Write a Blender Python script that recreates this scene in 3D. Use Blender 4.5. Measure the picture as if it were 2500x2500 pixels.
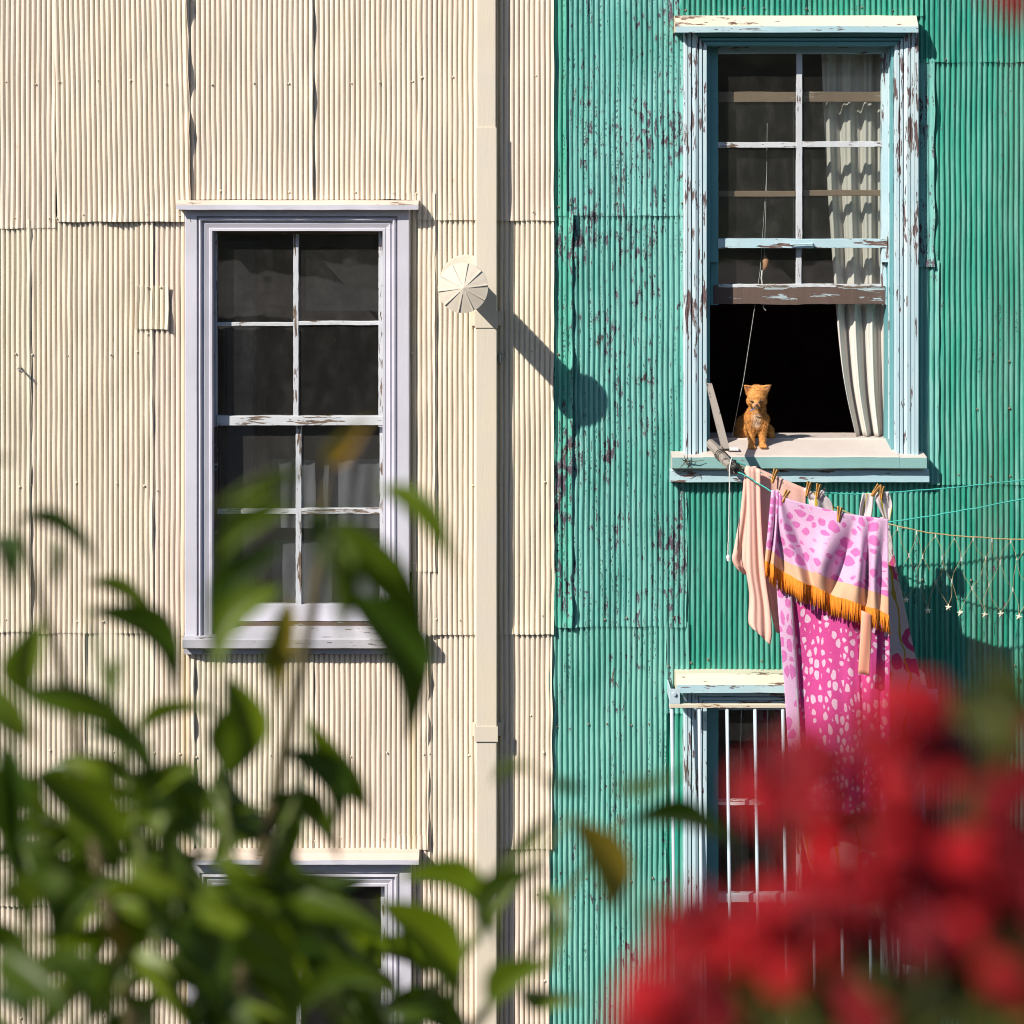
import bpy, bmesh, math, random
import numpy as np
from mathutils import Vector, Matrix, noise as mnoise

for o in list(bpy.data.objects):
    bpy.data.objects.remove(o)
scene = bpy.context.scene
COL = scene.collection

# ------------------------------------------------------------------ camera, sky, sun, exposure
DIST = 10.5            # camera to wall plane (wall plane is y = 0, camera looks along +y)
CZ = 2.125             # camera height in wall coordinates
PXM = 400.0            # 400 photo pixels make a metre on the wall
cam_d = bpy.data.cameras.new('camera')
cam = bpy.data.objects.new('camera', cam_d)
COL.objects.link(cam)
cam.location = (0, -DIST, CZ)
cam.rotation_euler = (math.radians(90), 0, 0)
cam_d.sensor_width = 36
cam_d.sensor_height = 36
cam_d.sensor_fit = 'HORIZONTAL'
cam_d.lens = DIST * 36 / 6.25
cam_d.shift_y = -CZ / 6.25
cam_d.clip_start = 0.05
cam_d.clip_end = 500
cam_d.dof.use_dof = True
cam_d.dof.focus_distance = DIST
cam_d.dof.aperture_fstop = cam_d.lens / 1000 / 0.034
cam_d.dof.aperture_blades = 0
scene.camera = cam

KX, KZ = 1.10, 1.13    # how far a shadow moves right / down per metre of protrusion
to_sun = Vector((-KX, -1, KZ)).normalized()
elev = math.asin(to_sun.z)
world = bpy.data.worlds.new('World')
scene.world = world
world.use_nodes = True
wn = world.node_tree
bg = wn.nodes['Background']
sky = wn.nodes.new('ShaderNodeTexSky')
sky.sky_type = 'NISHITA'
sky.sun_disc = False
sky.sun_elevation = elev
sky.sun_rotation = math.atan2(to_sun.x, to_sun.y)
sky.air_density = 1.0
sky.dust_density = 0.6
wn.links.new(sky.outputs[0], bg.inputs[0])
bg.inputs[1].default_value = 0.085
sun_d = bpy.data.lights.new('sun', 'SUN')
sun_d.energy = 5.0
sun_d.angle = math.radians(0.53)
sun_d.color = (1.0, 0.93, 0.82)
sun = bpy.data.objects.new('sun', sun_d)
sun.rotation_euler = to_sun.to_track_quat('Z', 'Y').to_euler()
sun.location = to_sun * 30
COL.objects.link(sun)

scene.view_settings.view_transform = 'Standard'
scene.view_settings.look = 'None'
scene.view_settings.exposure = 0.35
scene.view_settings.gamma = 1
scene.view_settings.use_curve_mapping = False
scene.cycles.use_denoising = True
scene.cycles.use_adaptive_sampling = True
scene.cycles.adaptive_threshold = 0.01
scene.cycles.max_bounces = 6
scene.cycles.diffuse_bounces = 2
scene.cycles.filter_width = 1.0
scene.cycles.glossy_bounces = 3
scene.cycles.transparent_max_bounces = 12
scene.cycles.caustics_reflective = False
scene.cycles.caustics_refractive = False

# ------------------------------------------------------------------ helpers
def SC(p):
    return (DIST - p) / DIST

def X(px, p=0.0):
    return (px - 1250) / PXM * SC(p)

def Z(py, p=0.0):
    return CZ + ((1250 - py) / PXM - CZ) * SC(p)

def at(px, py, p=0.0):
    """point p metres in front of the wall plane seen at photo position px, py"""
    return Vector((X(px, p), -p, Z(py, p)))

rng = random.Random(7)

def set_props(o, label=None, cat=None, group=None, kind=None):
    if label: o['label'] = label
    if cat: o['category'] = cat
    if group: o['group'] = group
    if kind: o['kind'] = kind
    return o

def link(name, me, mats, parent=None):
    o = bpy.data.objects.new(name, me)
    COL.objects.link(o)
    if parent is not None:
        o.parent = parent
        o.matrix_parent_inverse = parent.matrix_world.inverted() if parent.matrix_world != Matrix.Identity(4) else Matrix.Identity(4)
    if mats is not None:
        if not isinstance(mats, (list, tuple)):
            mats = [mats]
        if len(me.materials) == 0:
            for m in mats:
                me.materials.append(m)
    return o

def mesh(name, verts, faces, mats=None, parent=None, smooth=False, fm=None):
    me = bpy.data.meshes.new(name)
    me.from_pydata([tuple(v) for v in verts], [], faces)
    if smooth:
        me.polygons.foreach_set('use_smooth', [True] * len(me.polygons))
    if fm is not None:
        me.polygons.foreach_set('material_index', fm)
    me.update()
    return link(name, me, mats, parent)

def empty(name, label=None, cat=None, group=None, parent=None):
    o = bpy.data.objects.new(name, None)
    o.empty_display_size = 0.1
    COL.objects.link(o)
    if parent is not None:
        o.parent = parent
    return set_props(o, label, cat, group)

class MB:
    def __init__(s):
        s.v, s.f, s.m = [], [], []
    def add(s, verts, faces, mi=0):
        b = len(s.v)
        s.v += [tuple(v) for v in verts]
        s.f += [tuple(i + b for i in f) for f in faces]
        s.m += [mi] * len(faces)
    def box(s, a, b, mi=0, jit=0.0):
        x0, y0, z0 = [min(a[i], b[i]) for i in range(3)]
        x1, y1, z1 = [max(a[i], b[i]) for i in range(3)]
        vs = [(x0,y0,z0),(x1,y0,z0),(x1,y1,z0),(x0,y1,z0),(x0,y0,z1),(x1,y0,z1),(x1,y1,z1),(x0,y1,z1)]
        if jit:
            vs = [tuple(c + rng.uniform(-jit, jit) for c in v) for v in vs]
        s.add(vs, [(0,3,2,1),(4,5,6,7),(0,1,5,4),(1,2,6,5),(2,3,7,6),(3,0,4,7)], mi)
    def prism_x(s, prof, x0, x1, mi=0, n=1, wob=0.0):
        """prof: closed list of (p, z); extruded from x0 to x1"""
        k = len(prof)
        vs, fs = [], []
        for i in range(n + 1):
            x = x0 + (x1 - x0) * i / n
            for (p, z) in prof:
                w = wob * (mnoise.noise((x * 5, z * 9, p * 7)) + 0.5 * mnoise.noise((x * 26, z * 40, p * 30))) if wob else 0
                vs.append((x, -p + w, z + w))
        for i in range(n):
            for j in range(k):
                a, b = i * k + j, i * k + (j + 1) % k
                fs.append((a, b, b + k, a + k))
        fs.append(tuple(range(k)))
        fs.append(tuple(n * k + j for j in reversed(range(k))))
        s.add(vs, fs, mi)
    def tube(s, pts, r, seg=6, mi=0, caps=True):
        pts = [Vector(p) for p in pts]
        n = len(pts)
        rs = r if isinstance(r, (list, tuple)) else [r] * n
        vs, fs = [], []
        up = Vector((0.31, 0.2, 0.93)).normalized()
        for i, p in enumerate(pts):
            t = (pts[min(i + 1, n - 1)] - pts[max(i - 1, 0)]).normalized()
            u = up if abs(t.dot(up)) < 0.95 else Vector((1, 0, 0))
            a = t.cross(u).normalized(); b = t.cross(a).normalized()
            for k in range(seg):
                q = 2 * math.pi * k / seg
                vs.append(p + (a * math.cos(q) + b * math.sin(q)) * rs[i])
        for i in range(n - 1):
            for k in range(seg):
                k2 = (k + 1) % seg
                fs.append((i*seg+k, i*seg+k2, (i+1)*seg+k2, (i+1)*seg+k))
        if caps:
            fs.append(tuple(reversed(range(seg))))
            fs.append(tuple((n-1)*seg+k for k in range(seg)))
        s.add(vs, fs, mi)
    def build(s, name, mats, parent=None, smooth=False):
        return mesh(name, s.v, s.f, mats, parent, smooth, s.m)

def bevel(o, w=0.002, seg=1):
    m = o.modifiers.new('bevel', 'BEVEL'); m.width = w; m.segments = seg
    m.limit_method = 'ANGLE'; m.angle_limit = math.radians(40)
    return o

def sn(u, v, seed, fu, fv):
    """smooth pseudo noise about -1..1 on arrays"""
    r = np.random.RandomState(seed)
    out = 0
    for k in range(5):
        a, b = r.uniform(-1, 1) * fu, r.uniform(-1, 1) * fv
        out = out + np.sin(2 * np.pi * (a * u + b * v) + r.uniform(0, 6.28))
    return out / 2.8

def spline(pts, n):
    """Catmull-Rom through points (tuples of any length)"""
    P = [np.array(p, float) for p in pts]
    P = [2 * P[0] - P[1]] + P + [2 * P[-1] - P[-2]]
    m = len(P) - 3
    out = []
    for i in range(n):
        t = i / (n - 1) * m
        k = min(int(t), m - 1); t -= k
        a, b, c, d = P[k:k+4]
        out.append(0.5 * ((2*b) + (-a + c)*t + (2*a - 5*b + 4*c - d)*t*t + (-a + 3*b - 3*c + d)*t**3))
    return out

PITCH_C, PITCH_G = 12.55 / PXM, 13.0 / PXM    # corrugation pitch
# ------------------------------------------------------------------ materials
class G:
    """small node-graph writer"""
    def __init__(s, name):
        s.m = bpy.data.materials.new(name); s.m.use_nodes = True
        s.t = s.m.node_tree
        s.b = s.t.nodes['Principled BSDF']
        s.out = s.t.nodes['Material Output']
    def n(s, typ, ins=None, **k):
        nd = s.t.nodes.new('ShaderNode' + typ)
        for a, v in k.items():
            setattr(nd, a, v)
        if ins:
            for key, v in ins.items():
                s.set(nd.inputs[key], v)
        return nd
    def set(s, sock, v):
        if isinstance(v, bpy.types.NodeSocket):
            s.t.links.new(v, sock)
        else:
            if sock.type == 'RGBA' and len(v) == 3:
                v = (*v, 1)
            sock.default_value = v
    def pos(s):
        return s.n('TexCoord').outputs['Object']
    def uv(s):
        return s.n('TexCoord').outputs['UV']
    def scale(s, vec, sc):
        return s.n('VectorMath', {0: vec, 1: sc}, operation='MULTIPLY').outputs[0]
    def noise(s, vec, scale=1.0, detail=3, rough=0.55, dist=0.0, col=False):
        nd = s.n('TexNoise', {'Vector': vec, 'Scale': scale, 'Detail': detail, 'Roughness': rough, 'Distortion': dist})
        return nd.outputs['Color' if col else 'Fac']
    def math(s, op, a, b=0.0, c=None):
        ins = {0: a, 1: b}
        if c is not None: ins[2] = c
        return s.n('Math', ins, operation=op).outputs[0]
    def step(s, v, lo, hi, a=0.0, b=1.0):
        return s.n('MapRange', {0: v, 1: lo, 2: hi, 3: a, 4: b}, interpolation_type='SMOOTHSTEP').outputs[0]
    def mix(s, f, a, b, mode='MIX'):
        nd = s.n('Mix', None, data_type='RGBA', blend_type=mode)
        s.set(nd.inputs[0], f); s.set(nd.inputs[6], a); s.set(nd.inputs[7], b)
        return nd.outputs[2]
    def bump(s, h, strength=0.5, dist=0.002, normal=None):
        nd = s.n('Bump', {'Height': h, 'Strength': strength, 'Distance': dist})
        if normal is not None: s.set(nd.inputs['Normal'], normal)
        return nd.outputs[0]
    def fin(s, color=None, rough=None, normal=None, **k):
        if color is not None: s.set(s.b.inputs['Base Color'], color)
        if rough is not None: s.set(s.b.inputs['Roughness'], rough)
        if normal is not None: s.set(s.b.inputs['Normal'], normal)
        for key, v in k.items():
            s.set(s.b.inputs[key.replace('_', ' ')], v)
        return s.m

def plain(name, color, rough=0.6, var=0.08, sc=30, bump=0.0, **k):
    g = G(name)
    p = g.pos()
    nz = g.noise(p, sc, 4)
    c = g.mix(g.step(nz, 0.3, 0.7), tuple(x * (1 - var) for x in color), tuple(min(1, x * (1 + var)) for x in color))
    nm = g.bump(g.noise(p, sc * 6, 3), bump, 0.002) if bump else None
    return g.fin(c, rough, nm, **k)

def mat_cream():
    g = G('cream_painted_sheet')
    p = g.pos()
    oi = g.n('ObjectInfo')
    base = oi.outputs['Color']
    streak = g.noise(g.scale(p, (22, 1, 1.3)), 1, 4, 0.6)
    c = g.mix(g.step(streak, 0.3, 0.75), base, (0.93, 0.90, 0.86), 'MULTIPLY')
    big = g.noise(p, 1.3, 3)
    c = g.mix(g.step(big, 0.35, 0.7, 0, 0.4), c, (0.82, 0.72, 0.60), 'MIX')
    # yellower bands, fading outward, beside the pipe and beside the window casing
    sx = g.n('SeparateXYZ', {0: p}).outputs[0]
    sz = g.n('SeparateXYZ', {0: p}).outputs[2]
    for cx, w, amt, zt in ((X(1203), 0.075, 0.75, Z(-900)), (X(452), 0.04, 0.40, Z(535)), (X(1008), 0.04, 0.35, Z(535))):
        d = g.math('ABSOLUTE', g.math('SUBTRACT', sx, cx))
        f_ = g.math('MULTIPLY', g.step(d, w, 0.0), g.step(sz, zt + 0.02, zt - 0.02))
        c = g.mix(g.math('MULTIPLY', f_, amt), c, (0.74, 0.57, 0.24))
    # fine dirt and little rust bleeds
    d1 = g.noise(g.scale(p, (70, 1, 30)), 1, 5, 0.7)
    c = g.mix(g.step(d1, 0.68, 0.80, 0, 0.5), c, (0.38, 0.30, 0.22))
    r1 = g.noise(g.scale(p, (24, 1, 7)), 1, 4, 0.6)
    r2 = g.noise(p, 1.1, 2)
    rm = g.math('MULTIPLY', g.step(r1, 0.66, 0.76, 0, 0.8), g.step(r2, 0.50, 0.62))
    c = g.mix(rm, c, (0.42, 0.22, 0.10))
    run = g.step(g.noise(g.scale(p, (42, 1, 2.2)), 1, 3, 0.6), 0.62, 0.78)
    c = g.mix(g.math('MULTIPLY', run, g.step(g.noise(g.scale(p, (1.7, 1, 1.1)), 1, 3), 0.42, 0.62, 0, 0.42)), c, (0.50, 0.38, 0.26))
    h = g.math('ADD', g.noise(p, 60, 4, 0.6), g.math('MULTIPLY', g.noise(p, 260, 2), 0.3))
    return g.fin(c, 0.55, g.bump(h, 0.35, 0.003))

def mat_green():
    g = G('green_painted_sheet')
    p = g.pos()
    oi = g.n('ObjectInfo')
    base = oi.outputs['Color']
    peel = g.n('Attribute', attribute_type='OBJECT', attribute_name='peel').outputs['Fac']
    streak = g.noise(g.scale(p, (30, 1, 1.6)), 1, 4, 0.65)
    c = g.mix(g.step(streak, 0.36, 0.72, 0, 0.55), base, (0.27, 0.50, 0.46))
    big = g.noise(g.scale(p, (1.6, 1, 0.9)), 1, 3)
    c = g.mix(g.step(big, 0.45, 0.70, 0, 0.45), c, (0.015, 0.27, 0.20))
    n1 = g.noise(g.scale(p, (46, 3, 13)), 1, 4, 0.62)
    n2 = g.noise(g.scale(p, (5.5, 1, 1.6)), 1, 3, 0.6)
    n3 = g.noise(g.scale(p, (95, 3, 60)), 1, 3, 0.6)
    val = g.math('ADD', n1, g.math('MULTIPLY', g.math('SUBTRACT', n2, 0.5), 0.75))
    val = g.math('ADD', val, g.math('MULTIPLY', g.math('SUBTRACT', n3, 0.5), 0.30))
    val = g.math('ADD', val, g.math('MULTIPLY', peel, 0.145))
    mask = g.step(val, 0.735, 0.75)
    colm = g.step(g.noise(g.scale(p, (26, 1, 1.6)), 1, 2), 0.49, 0.60)
    area = g.step(g.math('ADD', g.noise(g.scale(p, (2.2, 1, 1.1)), 1, 2), g.math('MULTIPLY', peel, 0.22)), 0.48, 0.66)
    fl = g.step(g.noise(g.scale(p, (90, 6, 52)), 1, 2, 0.5), 0.555, 0.585)
    gx = g.n('SeparateXYZ', {0: p}).outputs[0]
    fr_ = g.math('FRACT', g.math('MULTIPLY_ADD', gx, 1.0 / PITCH_G, 100.67))
    win = g.step(g.math('ABSOLUTE', g.math('SUBTRACT', fr_, 0.5)), 0.30, 0.16)
    fleck = g.math('MULTIPLY', g.math('MULTIPLY', fl, win), g.math('MULTIPLY', colm, area))
    under = g.mix(g.step(g.noise(p, 7, 3), 0.54, 0.66), (0.085, 0.068, 0.092), (0.095, 0.045, 0.034))
    under = g.mix(g.step(g.noise(p, 60, 3), 0.50, 0.72), under, (0.26, 0.22, 0.27))
    edge = g.step(val, 0.69, 0.745)
    c = g.mix(g.math('MULTIPLY', edge, 0.40), c, (0.45, 0.62, 0.58))
    c = g.mix(mask, c, under)
    c = g.mix(g.math('MULTIPLY', fleck, 0.85), c, (0.022, 0.022, 0.03))
    mask = g.math('MAXIMUM', mask, fleck)
    fine = g.noise(g.scale(p, (60, 20, 25)), 1, 5, 0.65)
    h = g.math('SUBTRACT', g.math('MULTIPLY', fine, 0.5), g.math('MULTIPLY', mask, 0.8))
    h = g.math('ADD', h, g.math('MULTIPLY', edge, 0.45))
    h = g.math('ADD', h, g.math('MULTIPLY', g.noise(g.scale(p, (34, 10, 7)), 1, 2), 0.9))
    return g.fin(c, g.mix(mask, (0.42,)*3, (0.8,)*3), g.bump(h, 0.8, 0.007))

def mat_wood(name, col, under, amount, grain='z', rough=0.6, tint=None, dirt=0.3):
    g = G(name)
    p = g.pos()
    st = (38, 20, 5) if grain == 'z' else (5, 20, 38)
    n1 = g.noise(g.scale(p, st), 1, 4, 0.65)
    n2 = g.noise(p, 2.2, 3)
    val = g.math('ADD', n1, g.math('MULTIPLY', g.math('SUBTRACT', n2, 0.5), 0.5))
    f = tuple(c * 3.2 for c in st)
    n3 = g.noise(g.scale(p, f), 1, 3, 0.6)
    val = g.math('ADD', val, g.math('MULTIPLY', g.math('SUBTRACT', n3, 0.5), 0.35))
    thr = 0.80 - 0.36 * amount
    mask = g.step(val, thr, thr + 0.02)
    c = g.mix(g.step(n2, 0.35, 0.7), col, tint or tuple(x * 0.88 for x in col))
    dn = g.noise(g.scale(p, tuple(x * 1.7 for x in st)), 1, 5, 0.7)
    c = g.mix(g.step(dn, 0.6, 0.85, 0, dirt), c, tuple(x * 0.45 for x in col))
    u = g.mix(g.step(g.noise(g.scale(p, f), 1, 4), 0.35, 0.7), under, tuple(x * 0.45 for x in under))
    c = g.mix(mask, c, u)
    h = g.math('SUBTRACT', g.math('MULTIPLY', dn, 0.5), g.math('MULTIPLY', mask, 0.8))
    return g.fin(c, rough, g.bump(h, 0.55, 0.004))

def mat_glass(name, dirt=0.016):
    g = G(name)
    p = g.pos()
    ge = g.n('NewGeometry')
    cs = g.math('ABSOLUTE', g.n('VectorMath', {0: ge.outputs['Normal'], 1: ge.outputs['Incoming']}, operation='DOT_PRODUCT').outputs['Value'])
    fr = g.math('MULTIPLY_ADD', g.math('POWER', g.math('SUBTRACT', 1.0, cs), 5.0), 0.92, 0.075)   # both faces of a thin pane
    wob = g.bump(g.noise(p, 3.0, 2), 0.12, 0.01)
    gl = g.n('BsdfGlossy', {'Color': (1, 1, 1), 'Roughness': 0.015, 'Normal': wob})
    tr = g.n('BsdfTransparent', {'Color': (0.93, 0.95, 0.94)})
    m1 = g.n('MixShader', {0: fr, 1: tr.outputs[0], 2: gl.outputs[0]})
    df = g.n('BsdfDiffuse', {'Color': (0.60, 0.58, 0.56)})
    sm = g.step(g.noise(g.scale(p, (9, 1, 5)), 1, 5, 0.7), 0.40, 0.85, 0.0, 0.03)
    spk = g.step(g.noise(g.scale(p, (130, 1, 70)), 1, 2), 0.77, 0.80, 0, 0.8)
    drip = g.math('MULTIPLY', g.step(g.noise(g.scale(p, (70, 1, 8)), 1, 3), 0.70, 0.80), g.step(g.noise(p, 3.1, 2), 0.58, 0.70))
    f = g.math('ADD', g.math('ADD', sm, g.math('MULTIPLY', drip, 0.5)), g.math('ADD', spk, dirt))
    m2 = g.n('MixShader', {0: f, 1: m1.outputs[0], 2: df.outputs[0]})
    g.t.links.new(m2.outputs[0], g.out.inputs[0])
    return g.m

M = {}
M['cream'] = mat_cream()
M['green'] = mat_green()
M['lilac_z'] = mat_wood('lilac_white_trim_upright', (0.63, 0.62, 0.71), (0.34, 0.28, 0.24), 0.08, 'z', 0.5)
M['lilac_x'] = mat_wood('lilac_white_trim_level', (0.63, 0.62, 0.71), (0.40, 0.30, 0.24), 0.16, 'x', 0.5)
M['lilac_cap'] = mat_wood('weathered_white_cap', (0.66, 0.55, 0.47), (0.38, 0.28, 0.22), 0.40, 'x', 0.7)
M['grey_sill'] = mat_wood('weathered_grey_sill', (0.40, 0.40, 0.45), (0.22, 0.19, 0.18), 0.45, 'x', 0.7, (0.52, 0.50, 0.53), 0.7)
M['blue_z'] = mat_wood('flaking_pale_blue_upright', (0.47, 0.64, 0.71), (0.20, 0.13, 0.13), 0.60, 'z', 0.6, (0.57, 0.69, 0.74))
M['blue_x'] = mat_wood('flaking_pale_blue_level', (0.40, 0.60, 0.68), (0.22, 0.13, 0.11), 0.54, 'x', 0.55, (0.50, 0.66, 0.72))
M['teal_z'] = mat_wood('teal_inner_jamb', (0.14, 0.38, 0.42), (0.17, 0.10, 0.08), 0.15, 'z', 0.5)
M['ivory_x'] = mat_wood('flaking_ivory_cap', (0.72, 0.66, 0.52), (0.24, 0.13, 0.10), 0.42, 'x', 0.6)
M['sill_x'] = mat_wood('worn_pinkish_sill', (0.62, 0.54, 0.50), (0.20, 0.15, 0.13), 0.16, 'x', 0.65)
M['sea_x'] = mat_wood('flaking_sea_green_front', (0.25, 0.46, 0.45), (0.13, 0.08, 0.08), 0.42, 'x', 0.55)
M['bare_x'] = mat_wood('bare_brown_rail', (0.13, 0.085, 0.07), (0.50, 0.60, 0.64), 0.50, 'x', 0.75)
M['ochre_x'] = mat_wood('ochre_inner_rail', (0.20, 0.145, 0.10), (0.34, 0.28, 0.22), 0.45, 'x', 0.7)
M['putty_x'] = mat_wood('cracked_white_glazing_bar_level', (0.60, 0.62, 0.66), (0.25, 0.18, 0.13), 0.60, 'x', 0.7)
M['putty_z'] = mat_wood('cracked_white_glazing_bar_upright', (0.58, 0.60, 0.65), (0.24, 0.17, 0.12), 0.58, 'z', 0.7)
M['greywood'] = mat_wood('weathered_grey_timber', (0.30, 0.26, 0.23), (0.10, 0.08, 0.07), 0.62, 'z', 0.85)
M['pipe'] = mat_wood('cream_painted_pipe', (0.70, 0.62, 0.50), (0.45, 0.40, 0.36), 0.10, 'z', 0.5, (0.66, 0.60, 0.52), 0.2)
M['vent'] = plain('cream_painted_vent', (0.72, 0.65, 0.55), 0.5, 0.04, 14, 0.15)
M['glass'] = mat_glass('old_window_glass')
M['glass_dusty'] = mat_glass('dusty_window_glass', 0.04)
M['boards'] = plain('wall_backing', (0.30, 0.27, 0.22), 0.8)
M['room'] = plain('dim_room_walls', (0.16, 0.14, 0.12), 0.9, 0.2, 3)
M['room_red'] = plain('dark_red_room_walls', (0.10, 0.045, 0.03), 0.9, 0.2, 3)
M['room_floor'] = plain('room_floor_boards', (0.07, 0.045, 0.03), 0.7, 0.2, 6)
M['nail'] = plain('painted_nail', (0.68, 0.60, 0.46), 0.5)
M['nail_rust'] = plain('rusty_nail', (0.20, 0.16, 0.11), 0.7)
M['iron'] = mat_wood('pale_blue_painted_iron', (0.52, 0.64, 0.72), (0.35, 0.17, 0.08), 0.10, 'z', 0.4)
M['iron_x'] = mat_wood('rust_streaked_ivory_iron', (0.66, 0.60, 0.48), (0.46, 0.22, 0.07), 0.62, 'x', 0.5)
M['cord_green'] = plain('green_twine', (0.05, 0.42, 0.36), 0.7, 0.2, 200)
M['cord_tan'] = plain('tan_cord', (0.45, 0.33, 0.16), 0.7, 0.2, 200)
M['cord_white'] = plain('white_cord', (0.62, 0.62, 0.60), 0.6, 0.1, 200)
M['black'] = plain('black_iron', (0.012, 0.012, 0.014), 0.4)
M['peg'] = plain('clothespin_wood', (0.50, 0.25, 0.06), 0.6, 0.25, 60)
M['steel'] = plain('spring_steel', (0.4, 0.4, 0.42), 0.35, 0.1, 60, 0, Metallic=0.9)
M['paper'] = plain('white_card', (0.80, 0.80, 0.82), 0.6)
M['star'] = plain('clear_star_plastic', (0.70, 0.66, 0.52), 0.25)

# ------------------------------------------------------------------ setting: street, terrace, hillside
def ground(name, x0, x1, y0, y1, z, col, rough=0.9, n=1):
    g = G(name + '_surface')
    p = g.pos()
    nz = g.noise(p, 1.5, 6, 0.6)
    c = g.mix(g.step(nz, 0.35, 0.65), tuple(c * 0.75 for c in col), tuple(c * 1.2 for c in col))
    g.fin(c, rough, g.bump(g.noise(p, 30, 4), 0.4, 0.01))
    return mesh(name, [(x0,y0,z),(x1,y0,z),(x1,y1,z),(x0,y1,z)], [(0,1,2,3)], g.m)

street = ground('street', -120, 120, -120, 60, -6.0, (0.10, 0.095, 0.09))
street['kind'] = 'structure'
gt = G('terrace_concrete'); gp = gt.pos()
gt.fin(gt.mix(gt.step(gt.noise(gp, 2, 6), 0.35, 0.65), (0.16, 0.14, 0.12), (0.26, 0.24, 0.21)), 0.9)
tb = MB(); tb.box((-14, -16, -6.0), (14, -DIST + 2.95, 0.45))
terrace = tb.build('terrace', gt.m); terrace['kind'] = 'structure'
gh = G('hillside_scrub'); hp = gh.pos()
hc = gh.mix(gh.step(gh.noise(hp, 0.9, 5, 0.65), 0.4, 0.6), (0.025, 0.035, 0.015), (0.07, 0.08, 0.035))
gh.fin(hc, 0.95)
hv, hf = [], []
NXH, NYH = 60, 24
for j in range(NYH + 1):
    for i in range(NXH + 1):
        x = -110 + 220 * i / NXH; y = -20 - 55 * j / NYH
        t = j / NYH
        z = -6.2 + 21 * min(1, t * 1.5) + 2.2 * mnoise.noise((x * 0.12, y * 0.12, 1.3)) * min(1, t * 6)
        hv.append((x, y, z))
for j in range(NYH):
    for i in range(NXH):
        a = j * (NXH + 1) + i
        hf.append((a, a + 1, a + NXH + 2, a + NXH + 1))
hill = mesh('hillside', hv, hf, gh.m, None, True); hill['kind'] = 'structure'

# ------------------------------------------------------------------ houses
cream_house = empty('cream_house', 'cream corrugated-metal house with lilac-white windows', 'house')
green_house = empty('green_house', 'peeling green corrugated-metal house with pale blue windows', 'house')

BOT, TOP, LEFT, RIGHT = 2790, -290, -290, 2790

def wall_holes(name, parent, x0, x1, y0, y1, holes, front=0.038, back=0.20):
    """backing wall with window openings; all in photo pixels on the wall plane"""
    xs = sorted(set([x0, x1] + [h[0] for h in holes] + [h[1] for h in holes]))
    ys = sorted(set([y0, y1] + [h[2] for h in holes] + [h[3] for h in holes]))
    mb = MB()
    def inh(cx, cy):
        return any(h[0] < cx < h[1] and h[2] < cy < h[3] for h in holes)
    for i in range(len(xs) - 1):
        for j in range(len(ys) - 1):
            if inh((xs[i] + xs[i+1]) / 2, (ys[j] + ys[j+1]) / 2):
                continue
            a, b, c, d = X(xs[i]), X(xs[i+1]), Z(ys[j]), Z(ys[j+1])
            mb.add([(a,front,c),(b,front,c),(b,front,d),(a,front,d)], [(0,3,2,1)])
            mb.add([(a,back,c),(b,back,c),(b,back,d),(a,back,d)], [(0,1,2,3)])
    for h in holes:
        a, b, c, d = X(h[0]), X(h[1]), Z(h[2]), Z(h[3])
        q = [(a,c),(b,c),(b,d),(a,d)]
        for k in range(4):
            u, v = q[k], q[(k+1) % 4]
            mb.add([(u[0],front,u[1]),(v[0],front,v[1]),(v[0],back,v[1]),(u[0],back,u[1])], [(0,1,2,3)])
    a, b, c, d = X(x0), X(x1), Z(y0), Z(y1)
    mb.add([(a,front,c),(b,front,c),(b,back,c),(a,back,c)], [(0,1,2,3)])
    mb.add([(a,front,c),(a,back,c),(a,back,d),(a,front,d)], [(0,1,2,3)])
    mb.add([(b,front,c),(b,back,c),(b,back,d),(b,front,d)], [(0,3,2,1)])
    return mb.build(name, M['boards'], parent)

W1 = (508, 942, 548, 1572)
W2 = (508, 946, 2140, 3060)
W3 = (1716, 2180, 96, 1135)
W4 = (1716, 2192, 1712, 2680)
wall_holes('backing_wall', cream_house, -1400, 1349, -1100, 3400, [W1, W2])
wall_holes('backing_wall', green_house, 1349, 4200, -1100, 3400, [W3, W4])

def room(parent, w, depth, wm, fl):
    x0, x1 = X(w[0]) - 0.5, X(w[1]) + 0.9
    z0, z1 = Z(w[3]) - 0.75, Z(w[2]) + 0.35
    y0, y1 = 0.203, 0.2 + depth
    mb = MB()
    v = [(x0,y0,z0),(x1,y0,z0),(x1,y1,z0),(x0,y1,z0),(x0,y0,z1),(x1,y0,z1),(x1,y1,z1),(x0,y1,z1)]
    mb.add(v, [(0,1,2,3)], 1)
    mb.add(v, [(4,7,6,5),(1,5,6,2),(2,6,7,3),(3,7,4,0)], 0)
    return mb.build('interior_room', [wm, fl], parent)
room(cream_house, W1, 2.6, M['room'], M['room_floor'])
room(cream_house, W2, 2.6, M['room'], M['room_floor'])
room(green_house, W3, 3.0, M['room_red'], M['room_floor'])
room(green_house, W4, 2.4, M['room'], M['room_floor'])

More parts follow.
